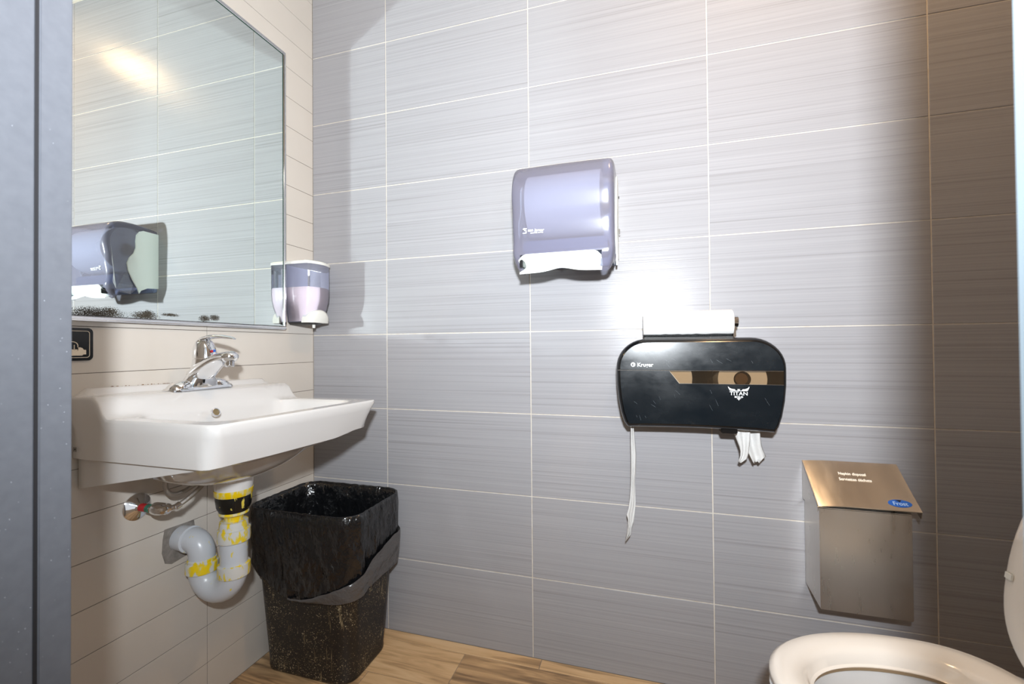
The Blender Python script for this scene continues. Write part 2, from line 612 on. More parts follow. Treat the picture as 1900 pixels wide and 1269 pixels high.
struct(MB().box(0.52, 1.51, -1.24, -1.054, 2.121, 2.17).build('trim_3', M['jamb'], bevel=0.002))

# ceiling lamp (out of frame, source of the warm light)
lp = thing('ceiling_lamp', 'round recessed ceiling lamp with warm light', 'lamp', (1.68, -0.43, 2.709))
MB().lathe([(0.085, 0.0), (0.105, 0.0), (0.105, -0.008), (0.085, -0.004), (0.085, 0.0)], (1.68, -0.43, 2.7095), 'z', 32, False, False).build('trim_ring', M['white_plastic'], lp)


# ================================================================== MIRROR
mr = thing('wall_mirror', 'chrome-framed wall mirror with black foxing along its lower edge', 'mirror', (0.0, -0.45, 1.09))
Y0, Y1, Z0, Z1 = -0.80, -0.1535, 1.0905, 2.0760
FW = 0.0125
MB().box(0.012, 0.0175, Y0 + FW - .003, Y1 - FW + .003, Z0 + FW - .003, Z1 - FW + .003).build('glass', M['mirror'], mr, smooth=False)
for (y0_, y1_, z0_, z1_) in ((Y1 - FW - 0.0022, Y1 - FW + 0.0005, Z0 + FW, Z1 - FW), (Y0 + FW, Y1 - FW, Z1 - FW - 0.0022, Z1 - FW + 0.0005)):
    MB().box(0.0174, 0.0180, y0_, y1_, z0_, z1_).build('glass_edge', M['glass_edge'], mr, smooth=False)
for (a, b_, c, d) in ((Y0, Y1, Z0, Z0 + FW), (Y0, Y1, Z1 - FW, Z1)):
    MB().box(0.0004, 0.021, a, b_, c, d).build('frame_rail', M['steel_frame'], mr, bevel=0.0035, seg=3)
for (a, b_) in ((Y0, Y0 + FW), (Y1 - FW, Y1)):
    MB().box(0.0004, 0.021, a, b_, Z0 + 0.0105, Z1 - 0.0105).build('frame_stile', M['steel_frame'], mr, bevel=0.0035, seg=3)

# ================================================================== WASH BASIN
SY, SZ = -0.496, 0.870
TILT = R(-1.35)


def sk(x, yy, zz):
    """basin coordinates (depth from wall, sideways, height over rim) to the room, slightly out of level"""
    return (x, SY + yy * cos(TILT) - zz * sin(TILT), SZ + yy * sin(TILT) + zz * cos(TILT))


def rr_ray(x0, x1, hw, r, th, cx):
    """radius of a rounded rectangle (x0..x1, -hw..hw) seen from (cx, 0) at angle th"""
    c, s = cos(th), sin(th)
    lo, hi = 0.0, 1.0
    def inside(t):
        x, y = cx + t * c, t * s
        mx, hx = (x0 + x1) / 2, (x1 - x0) / 2
        qx, qy = abs(x - mx) - (hx - r), abs(y) - (hw - r)
        return math.hypot(max(qx, 0), max(qy, 0)) + min(max(qx, qy), 0) - r < 0
    for _ in range(30):
        m_ = (lo + hi) / 2
        if inside(m_):
            lo = m_
        else:
            hi = m_
    return lo


def smooth(t):
    t = max(0.0, min(1.0, t))
    return t * t * (3 - 2 * t)


NS = 144
CX = 0.255
THS = [2 * pi * j / NS for j in range(NS)]
# put samples on the corners of the outline
for cxx, cyy in ((0.43, 0.267), (0.0, 0.267)):
    a = math.atan2(cyy, cxx - CX)
    for s_ in (1, -1):
        t = (s_ * a) % (2 * pi)
        j = min(range(NS), key=lambda q: abs(THS[q] - t))
        THS[j] = t


def outline(x0, x1, hw, r, z, zf=None):
    ring = []
    for th in THS:
        t = rr_ray(x0, x1, hw, r, th, CX)
        x, y = CX + t * cos(th), t * sin(th)
        ring.append((x, y, z if zf is None else zf(x, y)))
    return ring


def ztop(x, y):
    e = smooth((0.268 - abs(y)) / 0.012)
    z = 0.046 * smooth((0.132 - x) / 0.044)
    z += 0.016 * smooth((0.034 - x) / 0.012) * smooth((0.25 - abs(y)) / 0.014)
    return z


rings = []
for s in (0.06, 0.3, 0.55, 0.75, 0.87, 0.94, 0.98, 1.0):
    d = {0.06: -0.125, 0.3: -0.123, 0.55: -0.118, 0.75: -0.106, 0.87: -0.082, 0.94: -0.045, 0.98: -0.014, 1.0: -0.002}[s]
    base = outline(0.128, 0.395, 0.226, 0.06, 0)
    rings.append([(CX + (x - CX) * s, y * s, d + ztop(CX + (x - CX) * s, y * s) * 1.0) for x, y, z in base])
inner = rings[-1]
outer = outline(0.0, 0.43, 0.267, 0.012, 0)
for t in (0.12, 0.22, 0.32, 0.42, 0.5, 0.58, 0.66, 0.72, 0.76, 0.8, 0.86, 0.93, 0.98):
    rings.append([(a[0] + (b_[0] - a[0]) * t, a[1] + (b_[1] - a[1]) * t,
                   ztop(a[0] + (b_[0] - a[0]) * t, a[1] + (b_[1] - a[1]) * t)) for a, b_ in zip(inner, outer)])
rings.append([(x, y, ztop(x, y) - 0.002) for x, y, z in outline(0.0, 0.43, 0.267, 0.012, 0)])
rings.append([(x, y, ztop(x, y) - 0.007) for x, y, z in outline(0.0, 0.432, 0.269, 0.014, 0)])


def skirt(f):
    """outline at fraction f of the way down the slanted side"""
    up = outline(0.0, 0.432, 0.269, 0.014, 0)
    dn = outline(0.0, 0.404, 0.258, 0.02, 0)
    rg = []
    for a, b_ in zip(up, dn):
        zt = ztop(a[0], a[1]) - 0.007
        zb = -0.093 + 0.010 * smooth((abs(a[1]) - 0.12) / 0.14) * (1 if a[1] > 0 else 0.2)
        rg.append((a[0] + (b_[0] - a[0]) * f, a[1] + (b_[1] - a[1]) * f, zt + (zb - zt) * f))
    return rg


for f in (0.25, 0.5, 0.75, 0.95, 1.0):
    rings.append(skirt(f))
low = skirt(1.0)
rings.append([(x * 0.975 if x > 0.02 else x, y * 0.962, z - 0.001) for x, y, z in low])
body = []


def zbot(x, y):
    base = -0.163 + 0.066 * min(1.0, max(0.0, x / 0.36))
    q = ((x - 0.20) / 0.16) ** 2 + (y / 0.20) ** 2
    return base - 0.066 * max(0.0, 1 - q) ** 0.8


l2 = [(x * 0.93 if x > 0.02 else x, y * (0.90 if y > 0 else 0.955), 0) for x, y, z in low]
rings.append([(x, y, min(low[i][2] - 0.006, zbot(x, y))) for i, (x, y, z) in enumerate(l2)])
for s in (0.9, 0.8, 0.7, 0.6, 0.5, 0.4, 0.3, 0.2):
    rings.append([(0.165 + (x - 0.165) * s, y * s, zbot(0.165 + (x - 0.165) * s, y * s)) for x, y, z in l2])
rings.append([(0.165 + 0.036 * (x - 0.165) / math.hypot(x - 0.165, y), 0.006 + 0.036 * y / math.hypot(x - 0.165, y), -0.20) for x, y, z in l2])
rings.append([(0.165 + 0.034 * (x - 0.165) / math.hypot(x - 0.165, y), 0.006 + 0.034 * y / math.hypot(x - 0.165, y), -0.215) for x, y, z in l2])
rings = [[sk(*p) for p in r] for r in rings]
sink = thing('wash_basin', 'white porcelain wall-hung wash basin under the mirror', 'sink', (0.0, SY, SZ))
MB().loft(rings).build('basin', M['porcelain'], sink, ang=50)
# overflow hole and drain
ov = Vector(sk(0.152, -0.036, -0.012))
nd = Vector((0.93, 0, 0.36)).normalized()
mt = Matrix.Translation(ov) @ nd.to_track_quat('Z', 'Y').to_matrix().to_4x4()


def xf(mb, m4):
    mb.v = [tuple(m4 @ Vector(p)) for p in mb.v]
    return mb


xf(MB().lathe([(0.0085, -0.004), (0.0115, -0.002), (0.0115, 0.003), (0.009, 0.0035), (0.0085, -0.002)], (0, 0, 0), 'z', 24, False, False), mt).build('overflow_ring', M['steel_frame'], sink)
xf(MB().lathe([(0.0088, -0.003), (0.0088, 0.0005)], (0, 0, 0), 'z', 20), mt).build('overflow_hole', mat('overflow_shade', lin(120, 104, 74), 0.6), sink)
dr = Vector(sk(0.255, 0, -0.124))
MB().lathe([(0.024, 0.0), (0.024, 0.003), (0.016, 0.003), (0.014, 0.0)], tuple(dr), 'z', 24).build('drain_ring', M['chrome'], sink)
# printed maker's mark on the left cheek
Mk = Matrix(((1, 0, 0, 0.012), (0, 0, -1, SY - 0.2686), (0, 1, 0, 0.812), (0, 0, 0, 1)))
text('H', 0.012, M['black'], sink, Matrix.Translation((0.026, SY - 0.2655, 0.803)) @ Matrix.Rotation(R(90), 4, 'X'), name='maker_mark', bold=0.0008)

gr = MB()
random.seed(5)
for k in range(34):
    yy = random.choice((random.gauss(-0.60, 0.02), random.gauss(-0.545, 0.012), random.gauss(-0.67, 0.01)))
    r = random.uniform(0.0007, 0.0022)
    zz = sk(0.002, yy - SY, 0.0625)[2]
    gr.lathe([(r, 0.0), (r * 0.8, r * 0.7), (r * 0.3, r)], (0.0025 + r * 0.4, yy, zz - 0.0008), 'z', 7)
o = gr.build('grime_specks', mat('brown_grime', lin(112, 78, 44), 0.9), sink, smooth=False)
o['kind'] = 'stuff'

# ================================================================== FAUCET
fy = -0.512
fz = 0.9165
fa = thing('faucet', 'chrome single-lever faucet on the back of the basin', 'faucet', (0.07, fy, fz))
# base plate with raised rounded ends
rg = []
for k, (w, h, z) in enumerate(((0.052, 0.184, 0.0), (0.052, 0.184, 0.004), (0.047, 0.176, 0.008))):
    rg.append([(0.072 + x, fy + y, fz + z) for x, y in rrect(w, h, w / 2 - 0.001, 8)])
MB().loft(rg).build('base_plate', M['chrome'], fa, bevel=0.0)
for s in (-1, 1):
    mb = MB()
    rgs = []
    for k in range(9):
        a = k / 8 * pi / 2
        rgs.append([(0.072 + 0.024 * cos(a) * cos(2 * pi * j / 28), fy + s * 0.056 + 0.030 * cos(a) * sin(2 * pi * j / 28) - s * 0.012 * sin(a), fz + 0.008 + 0.020 * sin(a)) for j in range(28)])
    mb.loft(rgs, True, True).build('base_shoulder', M['chrome'], fa, ang=60)
# body
rgs = []
for t in range(11):
    f = t / 10
    z = fz + 0.008 + 0.074 * f
    w = 0.030 - 0.006 * smooth(f * 1.6)
    yy = 0.050 * (1 - smooth(f * 1.3)) + 0.0225 * smooth(f * 1.3)
    xc = 0.070 + 0.012 * f
    rgs.append([(xc + w * cos(2 * pi * j / 32), fy + yy * sin(2 * pi * j / 32), z) for j in range(32)])
MB().loft(rgs).build('body', M['chrome'], fa, ang=60)
# spout
pth = []
rad = []
for t in range(15):
    f = t / 14
    x = 0.072 + 0.110 * f
    z = fz + 0.036 + 0.050 * sin(f * pi * 0.52)
    pth.append((x, fy, z))
    rad.append(0.030 - 0.011 * smooth(f * 1.15))
pth += [(0.188, fy, fz + 0.084), (0.191, fy, fz + 0.080)]
rad += [0.0145, 0.009]
MB().tube(pth, rad, 28, True, squash=(0.84, 1.2)).build('spout', M['chrome'], fa, ang=60)
MB().lathe([(0.0105, 0.0), (0.0115, 0.002), (0.0115, 0.012), (0.012, 0.016)], (0.176, fy, fz + 0.060), 'z', 24).build('aerator', M['chrome'], fa)
# handle dome with lever
rgs = []
for k in range(13):
    a = k / 12 * pi / 2
    rgs.append([(0.091 + 0.0290 * cos(a) ** 0.6 * cos(2 * pi * j / 32) - 0.004 * sin(a), fy + 0.0285 * cos(a) ** 0.7 * sin(2 * pi * j / 32), fz + 0.084 + 0.052 * sin(a)) for j in range(32)])
hd = MB().loft(rgs).build('handle', M['chrome'], fa, ang=60)
MB().tube([(0.072, fy, fz + 0.127), (0.090, fy, fz + 0.136), (0.117, fy, fz + 0.141), (0.150, fy, fz + 0.141), (0.180, fy, fz + 0.137), (0.193, fy, fz + 0.134)],
          [0.010, 0.016, 0.0165, 0.0145, 0.0105, 0.005], 20, True, squash=(0.34, 1.0)).build('lever', M['chrome'], hd, ang=60)
MB().lathe([(0.0035, 0.0), (0.0035, 0.0015)], (0.1192, fy - 0.004, fz + 0.102), 'x', 14).build('hot_mark', M['red'], hd)
MB().lathe([(0.0035, 0.0), (0.0035, 0.0015)], (0.1190, fy + 0.003, fz + 0.103), 'x', 14).build('cold_mark', M['blue'], hd)

# ================================================================== DRAIN PIPE
dx, dy = 0.165, -0.490
dp = thing('drain_trap', 'grey plastic drain trap stained yellow below the basin', 'pipe', (dx, dy, 0.35))
MB().lathe([(0.047, 0.690), (0.0455, 0.658), (0.043, 0.640)], (dx, dy, 0), 'z', 32).build('tailpiece', M['porcelain'], dp)['label'] = 'white outlet spigot'
MB().lathe([(0.0435, 0.652), (0.0462, 0.650), (0.0450, 0.636), (0.042, 0.632)], (dx, dy, 0), 'z', 32).build('primer_ring', M['primer'], dp)
MB().lathe([(0.0430, 0.636), (0.0435, 0.626), (0.0405, 0.604), (0.0340, 0.590), (0.020, 0.582)], (dx, dy, 0), 'z', 32).build('rubber_coupling', M['rubber'], dp)['label'] = 'black rubber coupling with yellow drips'
MB().lathe([(0.020, 0.592), (0.035, 0.591), (0.036, 0.585), (0.024, 0.578), (0.0215, 0.568), (0.023, 0.556)], (dx, dy, 0), 'z', 32).build('hose_clamp', M['primer'], dp)
sn = MB().lathe([(0.024, 0.566), (0.0335, 0.564), (0.0345, 0.550), (0.0335, 0.543), (0.026, 0.541)], (dx, dy, 0), 'z', 36)
sn.build('slip_nut', M['pvc_stained'], dp)
MB().lathe([(0.030, 0.546), (0.0385, 0.543), (0.0395, 0.520), (0.0385, 0.512), (0.031, 0.511)], (dx, dy, 0), 'z', 36).build('socket', M['pvc_stained'], dp)
MB().lathe([(0.0325, 0.514), (0.0325, 0.430)], (dx, dy, 0), 'z', 36).build('riser', M['pvc'], dp)
MB().lathe([(0.0335, 0.452), (0.0385, 0.450), (0.039, 0.427), (0.038, 0.420), (0.033, 0.419)], (dx, dy, 0), 'z', 36).build('slip_nut', M['pvc_stained'], dp)
UX0 = 0.069
UY0 = -0.5035
uc = ((dx + UX0) / 2, (dy + UY0) / 2, 0.432)
ur = (dx - UX0) / 2
path = [(dx, dy, 0.445)]
for k in range(13):
    a = pi * k / 12
    path.append((uc[0] + ur * cos(a), uc[1] + (dy - UY0) / 2 * cos(a), uc[2] - (ur + 0.008) * sin(a)))
path.append((UX0, UY0, 0.450))
MB().tube(path, 0.0325, 30).build('return_bend', M['pvc'], dp, ang=60)
MB().lathe([(0.033, 0.424), (0.0385, 0.425), (0.039, 0.446), (0.0385, 0.449), (0.034, 0.451), (0.0345, 0.458), (0.0325, 0.46)], (UX0, UY0, 0), 'z', 36).build('union_nut', M['pvc_stained'], dp)
path = [(UX0, UY0, 0.44)]
for k in range(9):
    a = pi / 2 * k / 8
    path.append((UX0 - 0.033 + 0.033 * cos(a), UY0 - 0.004 * (k / 8), 0.470 + 0.036 * sin(a)))
path += [(0.026, UY0 - 0.006, 0.506)]
MB().tube(path, 0.0315, 30).build('elbow', M['pvc'], dp, ang=60)
MB().lathe([(0.0325, 0.030), (0.0350, 0.0315), (0.0350, 0.037), (0.0320, 0.039)], (0, UY0 - 0.006, 0.506), 'x', 32).build('elbow_collar', M['pvc'], dp)
MB().lathe([(0.0325, 0.0005), (0.0325, 0.034)], (0, UY0 - 0.006, 0.506), 'x', 32).build('wall_stub', M['pvc'], dp)

# ================================================================== SUPPLY VALVE and HOSE
vy, vz = -0.620, 0.630
va = thing('shutoff_valve', 'chrome shutoff valve with red and green tape on cream tiles', 'valve', (0.0, vy, vz))
MB().lathe([(0.0335, 0.0006), (0.033, 0.003), (0.024, 0.010), (0.014, 0.014), (0.010, 0.018)], (0, vy, vz), 'x', 36).build('escutcheon', M['chrome'], va)
MB().lathe([(0.0085, 0.008), (0.0085, 0.062)], (0, vy, vz), 'x', 20).build('stem', M['chrome'], va)
MB().lathe([(0.0098, 0.018), (0.0098, 0.040)], (0, vy, vz), 'x', 20).build('red_tape', M['red'], va)
MB().lathe([(0.0102, 0.040), (0.0102, 0.050)], (0, vy, vz), 'x', 20).build('green_tape', M['green'], va)
rgs = []
for k in range(9):
    f = k / 8 * 2 - 1
    q = math.sqrt(max(0.0, 1 - f * f * 0.92))
    rgs.append([(0.082 + 0.028 * q * cos(2 * pi * j / 30) * (1 + 0.05 * cos(6 * pi * j / 10)), vy - 0.006 + 0.013 * f, vz + 0.003 + 0.0135 * q * sin(2 * pi * j / 30)) for j in range(30)])
MB().loft(rgs).build('oval_handle', M['chrome'], va, ang=40)
MB().lathe([(0.0125, 0.052), (0.0135, 0.058), (0.0135, 0.092), (0.010, 0.098)], (0, vy + 0.008, vz), 'x', 20).build('valve_body', M['chrome'], va)
MB().tube([(0.095, vy + 0.008, vz), (0.118, vy + 0.016, vz + 0.006)], 0.0075, 6).build('outlet_nut', M['chrome'], va, bevel=0.0008)
hs = []
K = [(0.116, -0.604, 0.637), (0.118, -0.578, 0.648), (0.112, -0.548, 0.660), (0.104, -0.522, 0.672), (0.09, -0.505, 0.676), (0.075, -0.516, 0.668), (0.068, -0.545, 0.654), (0.068, -0.573, 0.652), (0.070, -0.592, 0.662), (0.070, -0.600, 0.682), (0.070, -0.595, 0.705)]
kv = [Vector(k) for k in K]
for i in range(len(kv) - 1):
    p0, p1, p2, p3 = kv[max(i - 1, 0)], kv[i], kv[i + 1], kv[min(i + 2, len(kv) - 1)]
    for s in range(6):
        t = s / 6
        hs.append(0.5 * ((2 * p1) + (p2 - p0) * t + (2 * p0 - 5 * p1 + 4 * p2 - p3) * t * t + (3 * p1 - p0 - 3 * p2 + p3) * t ** 3))
hs.append(kv[-1])
ho = thing('supply_hose', 'braided steel supply hose looping under the basin', 'hose', tuple(K[0]))
MB().tube(hs, 0.0058, 14).build('braided_sleeve', M['braid'], ho, ang=60)
MB().tube([hs[0] - (hs[1] - hs[0]).normalized() * 0.004, hs[2]], 0.0078, 12).build('crimp', M['chrome'], ho)
MB().tube([hs[21], hs[23], hs[25]], 0.0085, 6).build('coupling_nut', M['chrome'], ho, bevel=0.0006)

# ================================================================== SOAP DISPENSER
sd = thing('soap_dispenser', 'clear wall soap dispenser with pale pink soap beside the mirror', 'soap dispenser', (0.0, -0.082, 1.12))
sy = -0.085


def soap_ring(z, shrink=0.0):
    """D-shaped section: flat against the wall, bowed and slightly ridged front"""
    f = (z - 1.118) / (1.325 - 1.118)
    k = 1.0 if f > 0.5 else 0.80 + 0.20 * smooth(f / 0.5) ** 0.7
    hw = 0.058 * k - shrink
    dep = 0.116 * (1.0 if f > 0.45 else 0.84 + 0.16 * smooth(f / 0.45)) - shrink
    pts = [(0.002 + shrink, sy + hw), (0.002 + shrink, sy - hw)]
    N = 18
    for j in range(N + 1):
        a = -pi / 2 + pi * j / N
        q = sin(a)
        e = 0.34
        px = 0.055 + (dep - 0.055) * (abs(cos(a)) ** e if abs(cos(a)) > 1e-6 else 0)
        px = min(px, dep - 0.018 * abs(q) ** 1.5)
        pts.append((px, sy + hw * (abs(q) ** 0.85) * (1 if q > 0 else -1)))
    return [(x, y, z) for x, y in pts]


zs = [1.118, 1.124, 1.135, 1.150, 1.170, 1.195, 1.22, 1.26, 1.30, 1.325]
MB().loft([soap_ring(z) for z in zs], True, False).build('clear_tank', M['smoke_clear'], sd, ang=50)
MB().loft([soap_ring(z, 0.003) for z in (1.121, 1.127, 1.138, 1.152, 1.172, 1.197, 1.22, 1.243)]).build('soap_fill', M['soap'], sd, ang=50)
MB().loft([[(x * 1.012, sy + (y - sy) * 1.03, z) for x, y, z in soap_ring(1.325)] , [(x * 1.015, sy + (y - sy) * 1.035, 1.3275) for x, y, z in soap_ring(1.325)],
           [(x * 1.01, sy + (y - sy) * 1.02, 1.3345) for x, y, z in soap_ring(1.325)], [(x * 0.96, sy + (y - sy) * 0.93, 1.338) for x, y, z in soap_ring(1.325)]]).build('lid', M['white_plastic'], sd, ang=50)
MB().box(0.0015, 0.0030, sy - 0.052, sy + 0.052, 1.20, 1.324).build('back_plate', mat('pale_lilac_plastic', lin(196, 198, 220), 0.4), sd)  # plate added inside the tank to brighten its clear upper part
# push lever: arched paddle low on the front
arch = []
for j in range(15):
    a = pi * j / 14
    arch.append((0.0525 * cos(a), 0.054 * sin(a) ** 0.8))
pu = MB()
lay = []
for d, sc in ((0.072, 0.98), (0.094, 0.95), (0.1085, 0.84), (0.1140, 0.66)):
    lay.append([(d - 0.010 * (1 - v / 0.054) * 0.6, sy + u * sc, 1.114 + 0.002 + v * sc) for u, v in arch])
pu.loft(lay).build('push_lever', M['white_plastic'], sd, ang=40)
MB().loft([[(x * 0.98 + 0.001, sy + (y - sy) * 0.96, 1.1175) for x, y, z in soap_ring(1.118)], [(x * 0.86 + 0.001, sy + (y - sy) * 0.8, 1.110) for x, y, z in soap_ring(1.118)]]).build('base', M['black'], sd, ang=50)  # black piece standing in for the shadow under the tank
MB().lathe([(0.005, 1.098), (0.006, 1.111)], (0.075, sy, 0), 'z', 14).build('nozzle', M['white_plastic'], sd)

# ================================================================== SIGN UNDER THE MIRROR
sg = thing('hand_washing_sign', 'small black framed sign with cream emblem below the mirror', 'sign', (0.0, -0.76, 1.035))
cy_, cz_ = -0.7635, 1.0375
plate = rrect(0.100, 0.074, 0.010, 6, cy_, cz_)
MB().prism(plate, lambda u, v, d: (d, u, v), 0.0006, 0.0046).build('plate', M['sign_black'], sg, bevel=0.0008)
lo_ = rrect(0.086, 0.061, 0.006, 6, cy_, cz_)
li_ = rrect(0.0838, 0.0588, 0.005, 6, cy_, cz_)
MB().loft([[(0.0048, u, v) for u, v in lo_], [(0.0052, u, v) for u, v in lo_], [(0.0052, u, v) for u, v in li_], [(0.0048, u, v) for u, v in li_]], False, False).build('border_line', M['sign_cream'], sg, smooth=False)
em = [(-0.790, 1.012), (-0.735, 1.012), (-0.7325, 1.0145), (-0.7275, 1.0145), (-0.7275, 1.0245), (-0.7320, 1.0250), (-0.7345, 1.0290), (-0.7385, 1.0305), (-0.7435, 1.0305), (-0.7435, 1.026), (-0.790, 1.026)]
MB().prism(em, lambda u, v, d: (d, u, v), 0.0046, 0.0051).build('emblem', M['sign_cream'], sg, smooth=False)
an = []
for j in range(13):
    a = pi * j / 12
    an.append((cos(a), sin(a)))
am = [(-0.7540 + 0.0115 * c, 1.036 + 0.008 * s) for c, s in an] + [(-0.7540 - 0.0100 * c, 1.036 + 0.0066 * s) for c, s in an]
MB().prism(am, lambda u, v, d: (d, u, v), 0.0046, 0.0051).build('emblem_arch', M['sign_cream'], sg, smooth=False)
for yb in (-0.7655, -0.7570, -0.7500, -0.7435):
    MB().box(0.0046, 0.0051, yb, yb + 0.0012, 1.024, 1.036).build('emblem_bar', M['sign_cream'], sg, smooth=False)

# ================================================================== PAPER TOWEL DISPENSER
pt = thing('paper_towel_dispenser', 'smoky lilac paper towel dispenser high on the grey tiles', 'dispenser', (1.008, 0.0, 1.235))
TX0, TX1 = 0.862, 1.154
# side cheeks (pale) with a wavy front edge
cheek = [(0.0, 1.292), (0.0, 1.532), (-0.062, 1.534), (-0.078, 1.527), (-0.090, 1.510), (-0.093, 1.485), (-0.092, 1.455), (-0.100, 1.430), (-0.116, 1.410), (-0.1245, 1.385), (-0.120, 1.355), (-0.105, 1.320), (-0.086, 1.285), (-0.078, 1.262), (-0.070, 1.276), (-0.045, 1.289)]
for xx in (TX0 - 0.0025, TX1 - 0.003):
    MB().prism(cheek, lambda u, v, d: (d, u, v), xx, xx + 0.0055).build('side_cheek', M['mint'], pt, bevel=0.0012)
MB().box(TX0 + 0.004, TX1 - 0.004, -0.020, -0.0008, 1.275, 1.535).build('back_plate', mat('slate_back', lin(120, 130, 158), 0.5), pt, bevel=0.004)  # slate colour stands in for the shade inside the cover
# translucent cover: profile in (y, z), swept over the width, corners pulled in
prof = [(-0.004, 1.548), (-0.05, 1.556), (-0.10, 1.559), (-0.145, 1.556), (-0.175, 1.543), (-0.192, 1.522), (-0.2015, 1.498), (-0.2055, 1.475), (-0.2050, 1.455), (-0.2005, 1.430), (-0.1975, 1.412), (-0.1970, 1.395), (-0.1960, 1.375), (-0.1925, 1.355), (-0.1905, 1.335), (-0.1910, 1.312), (-0.1930, 1.298), (-0.1930, 1.288), (-0.190, 1.275), (-0.176, 1.250), (-0.158, 1.236)]
def spline(pts, m=3):
    out = []
    V = [Vector((a, b_)) for a, b_ in pts]
    for i in range(len(V) - 1):
        p0, p1, p2, p3 = V[max(i - 1, 0)], V[i], V[i + 1], V[min(i + 2, len(V) - 1)]
        for s in range(m):
            t = s / m
            out.append(tuple(0.5 * ((2 * p1) + (p2 - p0) * t + (2 * p0 - 5 * p1 + 4 * p2 - p3) * t * t + (3 * p1 - p0 - 3 * p2 + p3) * t ** 3)))
    return out + [pts[-1]]


prof = spline(prof)
cen = (-0.075, 1.40)
secs = []
w = TX1 - TX0
for (fx, k) in ((0.0, 0.84), (0.004, 0.90), (0.012, 0.945), (0.024, 0.975), (0.04, 0.992), (0.06, 1.0), (0.082, 1.002), (0.25, 1.006), (0.5, 1.008), (0.75, 1.006), (0.885, 1.002), (0.94, 1.0), (0.96, 0.992), (0.976, 0.975), (0.988, 0.945), (0.996, 0.90), (1.0, 0.84)):
    x = TX0 + w * fx
    ring = []
    for (y, z) in prof:
        yy, zz = cen[0] + (y - cen[0]) * k, cen[1] + (z - cen[1]) * k
        if y > -0.06:
            yy = y
        taper = 1.0 - 0.075 * smooth((1.30 - zz) / 0.07) + 0.0
        xx = (TX0 + TX1) / 2 + (x - (TX0 + TX1) / 2) * taper
        ring.append((xx, yy, zz))
    secs.append(ring)
cv = MB().loft(secs, False, False, closed=False)
np_ = len(prof)
keep = []
for f in cv.f:
    si, pi_ = f[0] // np_, f[0] % np_
    if prof[pi_][1] < 1.2885 and prof[pi_][0] < -0.1 and 6 <= si <= 9:      # the mouth is open
        continue
    keep.append(f)
cv.f = keep
cv.build('cover', M['smoke'], pt, ang=60, fix=False)
# cover cheeks: the narrow see-through sides beside the pale plates
for xx, sx in ((TX0, 1), (TX1, -1)):
    side = [(cen[0] + (y - cen[0]) * 0.84 if y < -0.06 else y, cen[1] + (z - cen[1]) * 0.84) for y, z in prof]
    side += [(-0.105, 1.258), (-0.09, 1.275), (-0.085, 1.30)]
    t = lambda z: 1.0 - 0.075 * smooth((1.30 - z) / 0.07)
    mx = (TX0 + TX1) / 2
    MB().add([(mx + (xx - mx) * t(z), y, z) for y, z in side], [tuple(range(len(side)))]).build('cover_side', M['smoke'], pt, smooth=False, fix=False)
# roll of towel inside
MB().lathe([(0.018, 0.0), (0.093, 0.0), (0.093, 0.214), (0.018, 0.214)], (TX0 + 0.039, -0.102, 1.447), 'x', 48).build('towel_roll', M['paper'], pt)
for xx in (TX0 + 0.020, TX1 - 0.040):
    MB().lathe([(0.020, 0.0), (0.026, 0.006), (0.018, 0.022)], (xx, -0.102, 1.447), 'x', 24).build('roll_hub', M['shadow_gap'], pt)
# inner chassis behind the lower part
MB().box(TX0 + 0.022, TX1 - 0.022, -0.150, -0.022, 1.300, 1.338).build('feed_housing', mat('slate_plastic', lin(92, 108, 140), 0.4), pt, bevel=0.006)
# towel mouth: pale chute with arched top and wavy lower lip
mouth_w = 0.235
m0 = TX0 + 0.022
up, lw = [], []
N = 24
for j in range(N + 1):
    f = j / N
    x = m0 + mouth_w * f
    top = 1.284 - 0.016 * max(0.0, (abs(f - 0.5) * 2 - 0.80) / 0.2) ** 2 + 0.001
    bot = 1.2335 + 0.0085 * math.exp(-((f - 0.52) / 0.16) ** 2) + 0.0035 * (1 - abs(f - 0.5) * 2)
    up.append((x, top))
    lw.append((x, bot))
chute = MB()
frontr, mid, lower = [], [], []
for (x, zt), (_, zb) in zip(up, lw):
    frontr.append((x, -0.197, zt))
    mid.append((x, -0.150, zt - 0.018))
    lower.append((x, -0.176, zb))
chute.loft([[(x, y - 0.002, z + 0.0035) for x, y, z in frontr], frontr, mid], False, False, closed=False)
chute.build('mouth_hood', M['mint'], pt, ang=60, fix=False)
rows = []
for s in range(7):
    t = s / 6
    rows.append([(x, -0.152 - 0.034 * smooth(t * 1.2) - 0.002, zt - 0.016 + (zb - zt + 0.016) * t) for (x, zt), (_, zb) in zip(up, lw)])
MB().loft(rows, False, False, closed=False).build('towel_lip', M['mint'], pt, ang=60, fix=False)['label'] = 'pale lip with a dip in the middle'
MB().box(m0 + 0.002, m0 + 0.012, -0.196, -0.150, 1.252, 1.274).build('mouth_catch', M['black'], pt, bevel=0.002)
MB().box(TX1 + 0.0026, TX1 + 0.0075, -0.035, -0.018, 1.365, 1.382).build('latch', M['steel_frame'], pt, bevel=0.0012)
MB().box(TX1 + 0.0025, TX1 + 0.005, -0.012, -0.004, 1.484, 1.490).build('hinge_pin', M['black'], pt, bevel=0.0006)
RX = Matrix.Rotation(R(90), 4, 'X')
